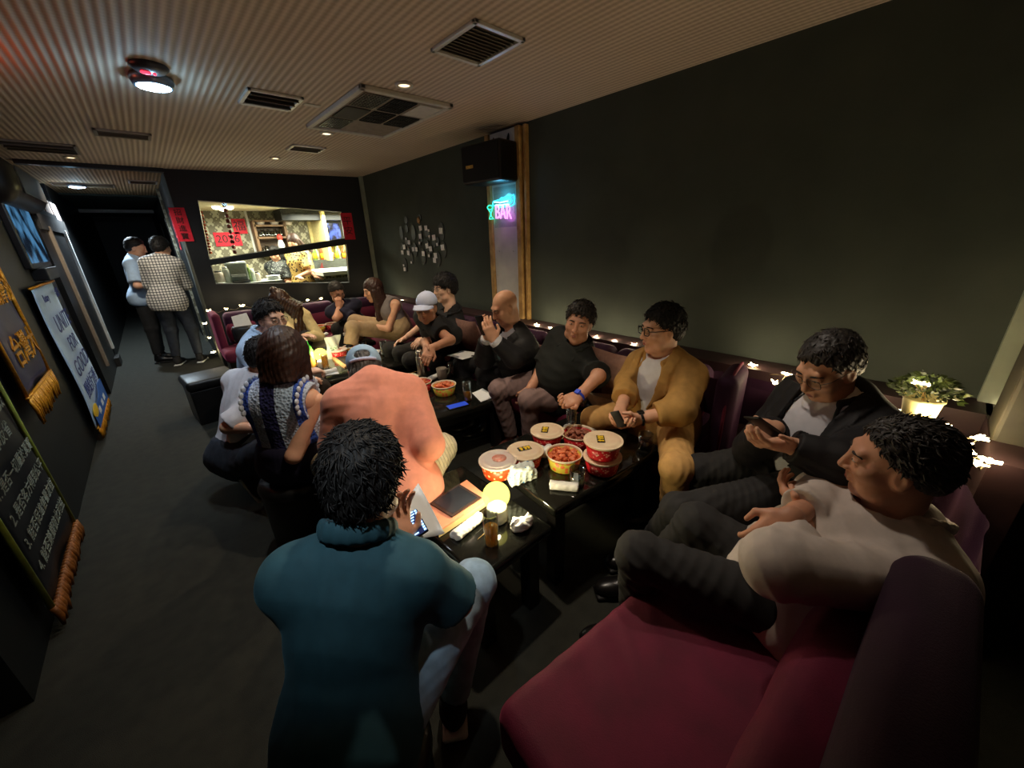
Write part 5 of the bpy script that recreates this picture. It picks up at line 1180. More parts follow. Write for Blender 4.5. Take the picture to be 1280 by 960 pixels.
sheet('white paper held by the man in the teal polo under his lit phone', [W(480, 660, d=1.16), W(523, 606, d=1.30), W(556, 668, d=1.22), W(503, 676, d=1.12)], curl=.006)
sheet('white napkin on the edge of the table beside the orange drink', [Cc(590, 492)+[0, 0, .002], Cc(603, 486)+[0, 0, .002], Cc(619, 496)+[0, 0, .002], Cc(601, 503)+[0, 0, .002]], curl=.002)
sheet('printed white paper on the lap of the bald man', [W(559, 445, z=.615), W(577, 439, z=.615), W(603, 442, z=.625), W(578, 450, z=.625)], curl=.004)
sheet('white paper on the far lamp table beyond the blue cap', [W(446, 444, z=ZD+.003), W(452, 437, z=ZD+.003), W(476, 437, z=ZD+.003), W(470, 447, z=ZD+.003)], curl=.001)
sheet('white paper placemat under the towel on the far lamp table edge', [W(399, 470, z=ZD+.002), W(424, 467, z=ZD+.002), W(421, 461, z=ZD+.002), W(397, 463, z=ZD+.002)])
pst = thing('paper_stand', 'white paper sheet propped upright on a dark bag on the far sofa', 'paper', W(302, 415, y=5.35))
P4 = [W(289, 396, y=5.32), W(308, 391, y=5.38), W(315, 406, y=5.38), W(293, 409, y=5.32)]; m = MB(); m.prism(P4, (0, .004, 0)); m.out('sheet', M['paper'], pst)
m = MB(); m.box(W(306, 417, y=5.42), (.24, .12, .2), rotz(-.1), bev=.04); m.out('bag', M['black_plastic'], pst, True)
def screen_mat(nm, c1, c2, s, st=1.5):
    m, N, L, b = nt(nm); tc = N.new('ShaderNodeTexCoord'); n = N.new('ShaderNodeTexNoise'); n.inputs['Scale'].default_value = s; n.inputs['Detail'].default_value = 2; L.new(tc.outputs['Object'], n.inputs['Vector'])
    cr = N.new('ShaderNodeValToRGB'); e = cr.color_ramp.elements; e[0].position = .42; e[0].color = (*lin(c1), 1); e[1].position = .60; e[1].color = (*lin(c2), 1); L.new(n.outputs[0], cr.inputs[0]); L.new(cr.outputs[0], b.inputs['Emission Color']); b.inputs['Emission Strength'].default_value = st
    b.inputs['Base Color'].default_value = (0, 0, 0, 1); b.inputs['Roughness'].default_value = .2; m.cycles.emission_sampling = 'NONE'; return m
pc = W(519, 655, d=1.17); phu = unit(W(510, 640, d=1.21)-W(525, 668, d=1.13)); pho = unit(CAM-pc)
ph, PR = phone_at('lit phone with a blue text screen held over the white paper', pc, phu, pho, emat('phone_screen_navy', (10, 22, 60), .8), sc=.50/.72*1.0)
m = MB(); g = np.random.default_rng(5)
for i in range(9):
    y = .045-.0108*i; wl = g.uniform(.018, .036); m.box(pc+PR@np.array([-.021+wl/2, y, .0056]), (wl, .0045, .0006), PR); m.box(pc+PR@np.array([.018, y-.002, .0056]), (.007, .007, .0006), PR)
m.out('text_lines', emat('phone_text', (150, 200, 255), 1.6), ph)
p = Cc(572, 508); phone_at('phone with a blue screen lying on the table in front of the yellow bowl', p+[0, 0, .006], unit(Cc(588, 505)-Cc(557, 513)), (0, 0, 1), emat('phone_screen_blue', (24, 60, 170), .35))
# flask, mug, cup, pouches, carton
t = thing('steel_flask', 'tall stainless steel vacuum flask behind the pink shirt', 'flask', Cc(528, 471)); c = Cc(528, 471); ST = mat('steel_brushed', (172, 160, 146), .32, .85, var=.06)
m = MB(); m.lathe([(0, 0), (.033, 0), (.035, .006), (.035, .175), (.031, .185), (0, .185)], c, 32); m.out('flask_body', ST, t, True); m = MB(); m.lathe([(.030, .186), (.031, .190), (.031, .226), (.026, .236), (.012, .238), (0, .238)], c, 32); m.out('flask_cap', mat('steel_bright', (214, 206, 196), .25, .9, var=.03), t, True)
t = thing('mug', 'grey ceramic mug beside the dark tea glass', 'mug', Cc(553, 473)); c = Cc(553, 473); m = MB(); m.lathe([(0, 0), (.038, 0), (.042, .008), (.043, .092), (.039, .092), (.037, .012), (0, .010)], c, 32); m.out('mug_body', mat('mug_grey', (150, 138, 124), .5, var=.05), t, True)
m = MB(); m.tube([c+[.041, 0, .075], c+[.066, 0, .07], c+[.07, 0, .045], c+[.06, 0, .025], c+[.041, 0, .022]], .006, 8); m.out('handle', mat('mug_grey_handle', (150, 138, 124), .5, var=.05), t, True)
t = thing('paper_cup', 'grey blue paper coffee cup with a white lid on the farthest table', 'cup', W(413, 408, z=ZE)); c = W(413, 408, z=ZE); m = MB(); m.lathe([(0, 0), (.031, 0), (.042, .11), (0, .11)], c, 28); m.out('cup', mat('cup_blue_grey', (140, 150, 166), .6, var=.03), t, True); m = MB(); m.lathe([(.044, .104), (.046, .108), (.044, .118), (.038, .124), (0, .122)], c, 28); m.out('cup_lid', M['paper'], t, True)
def pouch(label, c, w, h, tilt, ang, mt, print_mt=None, name='snack_pouch', d=.05):
    c = np.asarray(c, float); t = thing(name, label, 'pouch', c); R = rotz(ang)@np.array([[1, 0, 0], [0, math.cos(tilt), -math.sin(tilt)], [0, math.sin(tilt), math.cos(tilt)]]); m = MB()
    def fn(sg): return lambda u, v: c+R@np.array([(u-.5)*w*(1-.16*math.sin(math.pi*v)+.05*math.sin(9*v)), sg*(d*.5*(1-v)**.7*math.sin(math.pi*u)**.6+.002)+.006*math.sin(11*u+7*v), v*h])
    m.grid(fn(-1), 15, 15); k = len(m.F); m.grid(fn(1), 15, 15); m.F = [f if i < k else f[::-1] for i, f in enumerate(m.F)]; m.out('film', mt, t, True)
    if print_mt:
        m = MB(); m.grid(lambda u, v: c+R@np.array([(u-.5)*w*.5, -(d*.5*(1-(.3+.3*v))**.7*math.sin(math.pi*(.25+u*.5))**.6+.0045)+.006*math.sin(11*(.25+u*.5)+7*(.3+.3*v)), (.3+.3*v)*h]), 9, 7, thick=.0008); m.out('print', print_mt, t, True)
WF = mat('pouch_white', (216, 222, 212), .3, var=.05, vscale=30)
c = B_(652, 600)+[0, 0, .002]; t = thing('snack_pouch', 'crumpled white plastic pouch with blue print between the lidded bowls and the globe lamp', 'pouch', c)
_s = SDF(); _R = rotz(-.5)@np.array(Matrix.Rotation(.5, 3, 'X')); _s.rbox(c+[0, 0, .046], (.056, .024, .050), .018, _R); _s.cone(c+[-.05, .0, .02], c+[.05, -.02, .016], .026, .022, k=.03); _s.cone(c+_R@np.array([-.05, 0, .10]), c+_R@np.array([.03, 0, .105]), .010, .012, k=.02)
V, Q = _s.mesh(.0042, noise=folds(77, .009, (.03, .08))); obj('film', V, Q, band('pouch_white_blue', (216, 224, 216), (84, 130, 176), 34, .17), t)
pouch('white pouch with a green leaf print on the far lamp table', W(417, 447, z=ZD), .17, .24, .25, .25, WF, band('pouch_print_green', (206, 220, 206), (40, 130, 60), 50, .36))
t = thing('drink_carton', 'tall green and orange drink bottle beside the far globe lamp', 'bottle', W(389, 460, z=ZD)); c = W(389, 460, z=ZD)
m = MB(); m.lathe([(0, 0), (.046, 0), (.048, .01), (.048, .17), (.040, .20), (.020, .235), (.019, .25), (0, .25)], c, 28); m.out('bottle', mat('bottle_orange_tea', (206, 150, 70), .25, var=.08), t, True)
m = MB(); m.lathe([(.0485, .14), (.0487, .172), (.041, .202), (.022, .236), (.021, .236)], c, 28); m.out('bottle_label', mat('bottle_green_label', (90, 200, 70), .4, var=.15, vscale=30), t, True); m = MB(); m.lathe([(.021, .238), (.021, .262), (0, .263)], c, 20); m.out('bottle_cap', mat('bottle_cap_green', (60, 190, 70), .4, var=0), t, True)
bx = thing('food_tray', 'tan cardboard tray beside the lidded red bowl on the far lamp table', 'tray', W(433, 452, z=ZD)); P4 = [W(414, 448, z=ZD), W(431, 461, z=ZD), W(449, 450, z=ZD), W(440, 445, z=ZD)]
m = MB(); quadbox(m, P4, .018); m.out('tray', mat('cardboard_tan', (214, 168, 110), .7, var=.06), bx); c4 = sum(P4)/4; m = MB(); quadbox(m, [c4+(p-c4)*np.array([.7, .7, 1])+[0, 0, .0185] for p in P4], .002); m.out('insert', M['grille'], bx)
# things on the sofa
o = towel('crumpled white tissue on the sofa between the black polo and the tan blazer', W(728, 508, z=.43), .2, kind='t', seed=21)
sheet('white slip of paper on the sofa arm beside the man in light blue', [W(298, 432, z=.50), W(305, 429, z=.50), W(309, 434, z=.50), W(302, 438, z=.50)])
bagt = thing('small_bag', 'small black bag on the sofa beside the tan blazer', 'bag', W(742, 506, z=.43)); m = MB(); m.box(W(742, 506, z=.47), (.14, .10, .06), rotz(.4), bev=.025); m.out('bag_body', M['black_plastic'], bagt, True)
# ------------------------------------------------------------------ fairy lights
BULB = emat('fairy_bulb', (255, 232, 170), 9)
CABLE = mat('fairy_cable', (120, 104, 70), .5, var=0)
def fairy(label, pts, cable=None, e=.35, every=2, sz=1.0, seed=1):
    pts = [np.asarray(p, float) for p in pts]; t = thing('fairy_lights', label, 'string lights', pts[0]); g = np.random.default_rng(seed)
    cp = []
    for a, b in zip(pts[:-1], pts[1:]):
        for k in range(4): q = k/4; cp.append(a*(1-q)+b*q+[0, 0, -.018*math.sin(math.pi*q)+.006*math.sin(9*q)])
    cp.append(pts[-1])
    if len(pts) > 1: MB().tube(cp, .0022, 5).out('cable', CABLE, t, True)
    for i, p in enumerate(pts):
        m = MB(); 
        for k in range(5): a = g.uniform(0, 6.28); u = np.array([math.cos(a), math.sin(a), g.uniform(-.1, .5)])*.020*sz; m.tube([p-u*.2+[0, 0, .004], p+u+[0, 0, .006]], [.0045*sz, .0022*sz], 5)
        m.ball(p+[0, 0, .006], .0075*sz, seg=8, ring=6); m.out('bulb', BULB, t, True)
        if i % every == 0: light('fairy_glow', 'POINT', p+[0, 0, .03], e, (1, .80, .50), .02)
zt = .83
fairy('fairy lights along the back of the far sofa under the bar window', [W(x, y, z=zt) for x, y in ((262, 389), (283, 387), (303, 383), (323, 382), (341, 381))]+[W(384, 376, z=zt), W(401, 374, z=zt)], e=.5, sz=1.5)
fairy('fairy lights down the end of the far sofa beside the standing men', [W(257, 405, x=.355), W(262, 423, x=.36), W(267, 441, x=.362)], e=.4, sz=1.5)
fairy('fairy lights on the sofa back behind the woman with long brown hair', [W(488, 372, x=2.42), W(494, 374, x=2.42), W(503, 377, x=2.42)], e=.5, sz=1.1)
fairy('fairy lights on the sofa back either side of the man in the black polo', [W(x, y, x=2.44) for x, y in ((671, 407), (689, 411), (706, 414), (745, 422), (768, 428), (792, 432))], e=.5, sz=1.25, every=1)
fairy('fairy lights on the sofa back between the tan blazer and the man reading his phone', [W(941, 458, x=2.42), W(983, 469, x=2.36), W(968, 480, x=2.2)], e=.5, sz=1.2, every=1)
zl = .81
fairy('fairy lights heaped on the ledge beside the flower pot behind the older men', [W(1092, 500, z=zl), W(1126, 516, z=zl), W(1150, 527, z=zl+.02), W(1164, 536, z=zl), W(1176, 533, z=zl), W(1222, 549, z=zl), W(1204, 560, z=zl), W(1196, 556, z=zl), W(1212, 567, z=zl), W(1221, 581, z=zl), W(1236, 578, z=zl), W(1190, 549, z=zl)], e=.55, sz=1.35, every=2, seed=4)
fairy('fairy lights climbing the pale wall strip beside the taupe column', [W(1247, 511, x=2.56), W(1240, 530, x=2.56), W(1232, 538, x=2.56)], e=.25, sz=.7, every=2, seed=9)
# flower pot on the ledge
pc = W(1143, 529, z=.80); t = thing('flower_pot', 'pale plastic flower pot with a bushy green plant on the lit ledge', 'plant', pc)
m = MB(); m.lathe([(0, 0), (.042, 0), (.044, .004), (.058, .105), (.062, .105), (.062, .115), (.056, .115), (.044, .012), (0, .012)], pc, 32); m.out('pot', mat('pot_pale_yellow', (226, 212, 150), .5, var=.05), t, True)
m = MB(); g = np.random.default_rng(2)
for i in range(420):
    a = g.uniform(0, 6.28); q = math.sqrt(g.uniform())*.105; z = .115+.085*g.uniform()**.8*(1-(q/.13)**2)+.01; d = unit([math.cos(a), math.sin(a), g.uniform(-.4, .9)]); s_ = unit(np.cross(d, g.normal(size=3))); p = pc+[q*math.cos(a), q*math.sin(a), z]; l = g.uniform(.014, .028)
    m.add([p-d*l*.4, p+s_*l*.3, p+d*l*.7, p-s_*l*.3], [(0, 1, 2, 3)])
f = m.out('foliage', mat('leaf_green', (70, 84, 34), .5, var=.35, vscale=40, c2=(34, 46, 18)), t)
MB().tube([pc+[0, 0, .01], pc+[.005, 0, .09], pc+[0, .008, .15]], [.006, .005, .003], 6).out('stem', M['pine'], t, True)
fairy('bright cluster of fairy lights in the leaves of the pot plant', [W(1150, 481, x=pc[0]-.06), W(1160, 483, x=pc[0]-.06), W(1143, 480, x=pc[0]-.05)], e=.3, sz=.8, every=3, seed=12)
o = MB().box(W(1185, 545, z=.805), (.16, .05, .012), rotz(.3), bev=.003).out('wooden_block', M['pine'], None, loc=W(1185, 545, z=.805)); tag(o, 'flat wooden block on the lit ledge beside the flower pot', 'block')

# ------------------------------------------------------------------ loudspeaker and neon sign on the pillar
t = thing('loudspeaker', 'black loudspeaker hung high on the wall above the neon sign', 'loudspeaker', (2.42, 2.92, 2.14))
R = rotz(.12); c = np.array([2.43, 2.92, 2.14]); m = MB(); m.box(c, (.26, .46, .30), R, bev=.02, seg=3); m.out('cabinet', M['black_plastic'], t, True)
m = MB(); m.box(c+R@np.array([-.132, .0, 0]), (.012, .43, .27), R, bev=.005); gr = m.out('grille', mat('speaker_cloth', (11, 11, 13), .85, bump=.3, bscale=600), t, True)
m = MB(); m.box(c+R@np.array([-.140, .12, -.02]), (.004, .085, .024), R); bd = m.out('badge', mat('badge_gold', (228, 178, 84), .35, .4, var=.2, vscale=80, emit=None), t)
m = MB(); m.tube([c+[.1, .1, .14], c+[.16, .1, .27]], .012, 8); m.tube([c+[.1, -.1, .14], c+[.16, -.1, .27]], .012, 8); m.box((2.585, 2.92, 2.38), (.03, .3, .05)); m.out('bracket', M['black_plastic'], t, True)
NX = 2.522
t = thing('neon_sign', 'glowing neon bar sign of a tipping bottle, a green glass and pink letters', 'neon sign', (NX, 2.9, 1.82))
def nW(px, py): return W(px, py, x=NX)
def npx(x, y): return nW(580+x/8, 170+y/8)          # positions read off an enlarged view
CY_ = emat('neon_cyan', (60, 215, 255), 1.0); PK = emat('neon_pink', (255, 150, 245), 1.0); GR = emat('neon_green', (50, 240, 180), 1.1); WHN = emat('neon_ice', (170, 245, 255), 1.2)
m = MB(); m.tube([npx(*p) for p in ((355, 640), (372, 620), (470, 600), (497, 585), (507, 620), (500, 680), (470, 700), (350, 712), (285, 690), (292, 655), (345, 640))], .0055, 8); m.tube([npx(*p) for p in ((375, 640), (465, 622), (478, 640), (470, 668), (400, 690))], .005, 8); m.out('bottle_tube', CY_, t, True)
m = MB(); m.tube([npx(*p) for p in ((300, 660), (360, 665), (440, 650))], .006, 8); m.tube([npx(*p) for p in ((318, 690), (380, 690), (452, 678))], .006, 8); m.out('liquid_tube', WHN, t, True)
m = MB(); m.tube([npx(260+26*math.cos(a), 715+22*math.sin(a)) for a in np.linspace(0, 6.28, 14)], .005, 8); m.tube([npx(*p) for p in ((290, 700), (275, 760), (262, 800), (255, 830), (295, 828), (272, 800), (262, 760), (240, 730))], .005, 8); m.out('glass_tube', GR, t, True)
a, b_ = npx(318, 768), npx(488, 768); rt = unit(b_-a); ctr = npx(402, 768)-[.014, 0, 0]
V, F = text_geo('BAR', .165, ctr, rt, (0, 0, 1), fill=True, extrude=.004, sx=np.linalg.norm(b_-a)/.31); obj('letters', V, F, PK, t, False)
MB().box((NX+.010, ctr[1], 1.80), (.004, .30, .34), bev=.001).out('backing', LENS, t)
light('neon_glow_cyan', 'POINT', (NX-.045, ctr[1], 1.87), .40, (.1, .65, 1), .05); light('neon_glow_pink', 'POINT', (NX-.06, ctr[1], 1.72), .10, (.9, .15, 1), .05)
MB().tube([(WX-.005, 2.72, 1.72), (WX-.008, 2.70, 1.5), (WX-.006, 2.66, 1.2), (WX-.008, 2.68, .9)], .003, 5).out('cord', M['black_plastic'], t, True)
# ------------------------------------------------------------------ wall of little plaques and cards
def wpx(x, y): return W(490+x/11.3, 260+y/11.3, x=WX-.008)
hexes = [(195, 170, 45, 50), (130, 350, 45, 105), (205, 290, 42, 60), (300, 350, 55, 110), (385, 140, 42, 55), (400, 400, 45, 90), (480, 330, 45, 80), (525, 400, 34, 60), (590, 470, 45, 90), (500, 540, 50, 90), (645, 470, 32, 60), (700, 330, 55, 120), (730, 590, 55, 110), (650, 720, 60, 105), (440, 690, 62, 115), (325, 590, 55, 100), (275, 710, 45, 90), (235, 620, 45, 70), (150, 580, 45, 100), (190, 810, 50, 110), (205, 480, 35, 55), (390, 480, 30, 55), (525, 650, 34, 60), (550, 580, 40, 60)]
PLQ = mat('plaque_black', (14, 13, 14), .5, var=.1); CARD = mat('card_white', (250, 246, 250), .7, var=.03)
for i, (x, y, rx, ry) in enumerate(hexes):
    p = wpx(x, y); sy = rx/11.3/480*4.3*1.25; sz = ry/11.3/480*4.3*1.05; m = MB()
    m.prism([p+[0, sy*math.cos(a)*(1.0 if k % 3 else 1.0), sz*math.sin(a)] for k, a in enumerate(np.linspace(0, 2*math.pi, 10, endpoint=False)+.3)][::-1], (.008, 0, 0)); o = m.out('wall_plaque', PLQ, None, loc=p); tag(o, 'small black oval plaque in the cluster on the right wall', 'plaque', 'black plaques on the right wall')
cards = [(405, 285, 1), (482, 283, 1), (693, 323, 1.15), (594, 418, 1.1), (402, 400, 1), (243, 485, .95), (175, 550, 1), (150, 628, .9), (235, 635, 1), (303, 583, .9), (347, 583, .9), (497, 535, 1), (548, 578, 1), (446, 645, 1.05), (717, 557, 1.1), (617, 672, 1.1), (605, 740, 1), (182, 865, .9), (520, 318, .5), (530, 405, .5), (640, 515, .6), (525, 675, .55), (275, 768, .5), (200, 433, .5), (390, 495, .5), (168, 810, .5)]
for i, (x, y, k) in enumerate(cards):
    p = wpx(x, y)-[.004, 0, 0]; m = MB(); m.box(p, (.003, .064*k, .056*k), np.array(Matrix.Rotation(((i*37) % 11-5)*.02, 3, 'X'))); o = m.out('paper_card', CARD, None, loc=p); tag(o, 'small white paper card pinned among the black plaques on the right wall', 'card', 'white cards on the right wall')
p = wpx(378, 175); m = MB(); m.tube([p+[-.004, .03*math.cos(a)*(1 if i % 2 else .5), .04*math.sin(a)*(1 if i % 2 else .5)] for i, a in enumerate(np.linspace(0, 6.28, 10, endpoint=False))], .007, 5, closed=True); m.ball(p, (.008, .02, .026)); o = m.out('gold_ornament', mat('ornament_gold', (190, 140, 80), .5, var=.2), None, True, loc=p); tag(o, 'small gold ornament at the top of the wall plaque cluster', 'ornament')
# ------------------------------------------------------------------ red paper couplets on the bar wall
def hang_text(name, label, cat, c, right, up, w, h, mt, txt, ts, tm, nrm_off=.004, vertical=False, sx=1.0):
    c = np.asarray(c, float); right, up = unit(right), unit(up); n = np.cross(right, up); t = thing(name, label, cat, c)
    m = MB(); m.box(c, (w, h, .003), frame(right, up, n)); m.out('paper', mt, t)
    L = txt if isinstance(txt, list) else [txt]
    VV, FF = [], []
    for i, s in enumerate(L):
        o = c+n*nrm_off+up*((len(L)-1)/2-i)*ts*1.12; V, F = text_geo(s, ts, o, right, up, .0006, sx=sx); FF += [tuple(q+len(VV) for q in f) for f in F]; VV += list(V)
    obj('lettering', VV, FF, tm, t, False); return t
wr3 = np.array([*wu, 0])
def wallp(px, py, off=-.008): u, z = wallpt(px, py); return FW(u, z, off)
hang_text('red_couplet', 'red paper strip with black characters at the left edge of the bar wall', 'couplet', wallp(227, 281), wr3, (0, 0, 1), .15, .38, M['red_paper'], list('招財進寶'), .080, M['ink'])
hang_text('red_couplet', 'red paper strip with black characters right of the bar window', 'couplet', wallp(435, 283), wr3, (0, 0, 1), .15, .36, M['red_paper'], list('平安'), .12, M['ink'])
hang_text('red_couplet', 'red paper strip with black characters on the corridor wall above the standing men', 'couplet', (.425, 7.75, 1.78), (0, -1, 0), (0, 0, 1), .22, .5, M['red_paper'], list('大吉利'), .14, M['ink'])

# ------------------------------------------------------------------ the lit bar behind the window
def damask():
    m, N, L, b = nt('damask_wallpaper'); b.inputs['Roughness'].default_value = .6
    tc = N.new('ShaderNodeTexCoord'); sp = N.new('ShaderNodeSeparateXYZ'); L.new(tc.outputs['Object'], sp.inputs[0])
    k = 2*math.pi/.20
    a = math_node(N, L, 'SINE', math_node(N, L, 'MULTIPLY', sp.outputs[0], k)); c = math_node(N, L, 'SINE', math_node(N, L, 'MULTIPLY', sp.outputs[2], k*.8))
    a2 = math_node(N, L, 'SINE', math_node(N, L, 'MULTIPLY', sp.outputs[0], k*3)); c2 = math_node(N, L, 'SINE', math_node(N, L, 'MULTIPLY', sp.outputs[2], k*2.4))
    s = math_node(N, L, 'ADD', math_node(N, L, 'MULTIPLY', a, c), math_node(N, L, 'MULTIPLY', math_node(N, L, 'MULTIPLY', a2, c2), .55))
    n = N.new('ShaderNodeTexNoise'); n.inputs['Scale'].default_value = 22; L.new(tc.outputs['Object'], n.inputs['Vector'])
    s = math_node(N, L, 'GREATER_THAN', math_node(N, L, 'ADD', s, math_node(N, L, 'MULTIPLY', math_node(N, L, 'SUBTRACT', n.outputs[0], .5), 1.6)), .12)
    mx = N.new('ShaderNodeMix'); mx.data_type = 'RGBA'; mx.inputs[6].default_value = (*lin((112, 106, 86)), 1); mx.inputs[7].default_value = (*lin((178, 174, 150)), 1); L.new(s, mx.inputs[0]); L.new(mx.outputs[2], b.inputs['Base Color']); return m
DAM = damask(); YK = 8.5
K = lambda px, py, y=YK: W(px, py, y=y)
struct(MB().box((1.9, YK+.05, 1.25), (3.0, .1, 2.5)).out('wall_bar_back', DAM))
struct(MB().box((3.35, 7.4, 1.25), (.1, 2.4, 2.5)).out('wall_bar_right', mat('bar_wall_cream', (206, 192, 140), .7, var=.04)))
struct(MB().box((2.0, 7.5, K(275, 264)[2]+.03), (2.75, 2.0, .05)).out('ceiling_bar', mat('bar_ceiling_cream', (232, 220, 180), .7, var=.03)))
struct(MB().box((1.9, 7.4, -.02+.9), (2.6, 1.6, .04)).out('trim_6', M['grille']))
m = MB(); m.tube([K(305, 259), K(321, 320)], .018, 8); struct(m.out('trim_7', M['paper']))
bm_ = MB(); _bz = W(364, 275, y=7.8)[2]; bm_.box(((W(350, 262, y=7.8)[0]+3.3)/2, 8.05, _bz+.2), (3.3-W(350, 262, y=7.8)[0], .5, .4)); struct(bm_.out('trim_8', M['panel_black']))
t = thing('bar_ceiling_spot', 'pair of bright ceiling spots above the hanging red ornament in the bar', 'ceiling light', (1.1, 7.6, 2.33))
for p in (W(271, 263, y=7.55), W(286, 256, y=7.55), W(278, 260, y=7.9)):
    m = MB(); m.ball([p[0], p[1], K(275, 264)[2]-.01], (.05, .05, .03)); m.out('bulb', emat('spot_white', (255, 240, 215), 9), t, True)
# red papers and firecracker strings
hang_text('red_paper', 'red paper reading 2026 on the wallpaper behind the bar', 'paper', K(285, 299)-[0, .02, 0], (1, 0, 0), (0, 0, 1), .38, .22, M['red_paper'], '2026', .17, M['ink'])
hang_text('red_paper', 'square red paper on the wallpaper behind the bar beside the white trim', 'paper', K(299, 283)-[0, .02, 0], (1, 0, 0), (0, 0, 1), .20, .24, M['red_paper'], '福', .18, M['ink'])
RED = mat('firecracker_red', (190, 26, 26), .5, var=.2, vscale=30); MAR = mat('ornament_maroon', (110, 24, 22), .5, var=.2, vscale=30); ORG = mat('ornament_orange', (235, 84, 26), .5, var=.25, vscale=40)
def string(label, a, b, mt, n=12, r=.02, name='hanging_ornament'):
    a, b = np.asarray(a), np.asarray(b); t = thing(name, label, 'ornament', a)
    MB().tube([a, b], .004, 5).out('cord', mt, t, True); m = MB()
    for i in range(n): p = a+(b-a)*(i+.5)/n; m.box(p, (r*2.2, r*1.6, np.linalg.norm(b-a)/n*.72), rotz(i*.9), bev=r*.4)
    m.out('firecracker', mt, t, True)
string('orange firecracker string down the left edge of the bar window', wallp(249, 262, .16), wallp(262, 318, .16), ORG, 14, .018)
string('maroon hanging ornament string across the wallpaper in the bar', W(280, 253, y=7.0), W(294, 318, y=7.0), MAR, 10, .022)
# shelf niche
x0, x1 = K(314, 280)[0], K(354, 290)[0]; zt_, zb_ = K(316, 277)[2], K(322, 318)[2]
t = thing('bar_shelf', 'brown wooden wall shelf with glasses behind the bar', 'shelf', ((x0+x1)/2, YK-.1, zb_)); wd = mat('shelf_brown', (120, 92, 66), .6, var=.1)
m = MB()
for x in (x0, x1): m.box((x, YK-.11, (zt_+zb_)/2), (.04, .22, zt_-zb_))
m.out('side_panel', wd, t); MB().box(((x0+x1)/2, YK-.01, (zt_+zb_)/2), (x1-x0, .02, zt_-zb_)).out('back_panel', mat('shelf_back', (96, 78, 62), .6), t)
lv = [zb_+(zt_-zb_)*q for q in (0, .5, .86, 1)]
for z in lv: MB().box(((x0+x1)/2, YK-.11, z), (x1-x0, .22, .03)).out('shelf_board', wd, t)
tum0 = None
for li, (z, n) in enumerate(((lv[0], 7), (lv[1], 8))):
    for i in range(n): c = np.array([x0+.07+(x1-x0-.14)*i/(n-1), YK-.13, z+.016]); tumbler('small empty glass on the brown shelf behind the bar', c, .030, .10+.03*(i % 2), group='glasses on the bar shelf')
for i in range(3):
    c = np.array([x0+.12+i*.22, YK-.12, lv[2]+.016]); o = MB().lathe([(0, 0), (.05, 0), (.075, .05), (.07, .05), (.0, .01)], c, 20).out('small_dish', LIDW, None, True, loc=c); tag(o, 'small dish on the top board of the bar shelf', 'dish', 'dishes on the bar shelf')
# television in the recess on the right
tvp = [W(403, 280, y=8.2), W(423, 277, y=8.2), W(426, 303, y=8.2), W(407, 303, y=8.2)]
rc = MB(); rc.box((K(389, 290)[0]+.02, 8.1, 1.7), (.05, .8, .9)); struct(rc.out('trim_9', mat('recess_cream', (226, 210, 150), .7)))
struct(MB().box((K(412, 290)[0]+.1, 8.44, 1.75), (1.0, .04, .8)).out('trim_10', mat('recess_back_cream', (214, 196, 136), .7)))
t = thing('television', 'small television with blue and purple picture in the bar recess', 'television', sum(tvp)/4); m = MB(); cc = sum(tvp)/4; m.box(cc, (tvp[1][0]-tvp[0][0]+.1, .05, tvp[0][2]-tvp[2][2]+.1), bev=.01); m.out('bezel', M['black_plastic'], t)
m = MB(); m.box(cc-[0, .028, 0], (tvp[1][0]-tvp[0][0], .004, tvp[0][2]-tvp[2][2])); m.out('screen', screen_mat('television_picture', (16, 20, 60), (110, 140, 255), 9, 1.0), t)
# bar counter on the right, bottles, sink top
cz = 1.22; ca, cb = W(386, 333, y=7.6), W(437, 333, y=7.6)
t = thing('bar_counter', 'dark speckled counter with a white worktop behind the bar window', 'counter', (2.4, 7.3, .9)); SPK = band('terrazzo_dark', (44, 48, 46), (170, 176, 164), 150, .22)
bx0 = W(384, 330, y=7.9)[0]
MB().box(((bx0+3.3)/2, 7.95, W(410, 330, y=7.9)[2]), (3.3-bx0, .06, .16)).out('splashback', SPK, t)
bx1 = W(391, 345, y=7.4)[0]; MB().box(((bx1+3.3)/2, 7.36, W(410, 335, y=7.9)[2]-.03), (3.3-bx1, 1.1, .06)).out('worktop', mat('worktop_white', (236, 238, 232), .4, var=.03), t)
MB().box(((bx0+3.3)/2, 8.15, W(410, 326, y=8.0)[2]-.02), (3.3-bx0, .34, .04)).out('bottle_ledge', mat('ledge_yellow', (226, 214, 120), .5, var=.1), t)
zs = W(410, 326, y=8.0)[2]; BC = [(226, 206, 96), (206, 160, 70), (120, 150, 80), (230, 226, 210), (180, 90, 40), (236, 214, 130)]
BM = [mat('bottle_glass_%s' % 'abcdef'[i], c, .15, var=.1, trans=.15) for i, c in enumerate(BC)]
for i in range(15):
    c = np.array([bx0+.08+i*(3.15-bx0)/15, 8.08+.10*(i % 2), zs]); k = .9+.25*((i*7) % 5)/5; t = thing('liquor_bottle', 'bottle standing in the row on the lit ledge behind the bar', 'bottle', c, 0, 'bottles on the bar ledge')
    MB().lathe([(0, 0), (.036, 0), (.038, .01), (.038, .17*k), (.013, .22*k), (.012, .275*k), (0, .275*k)], c, 16).out('bottle_body', BM[i % 6], t, True); MB().lathe([(.0385, .05*k), (.0388, .05*k), (.0388, .13*k), (.0385, .13*k)], c, 16).out('bottle_label', RIM if i % 2 else YEL, t, True)
p = K(383, 332, 7.88); m = MB(); m.prism([W(400, 336, y=7.88), W(405, 336, y=7.88), W(402.5, 328, y=7.88)], (0, .01, 0)); o = m.out('red_tag', MAR, None, loc=p); tag(o, 'small red triangle tag on the dark band behind the bar', 'tag')
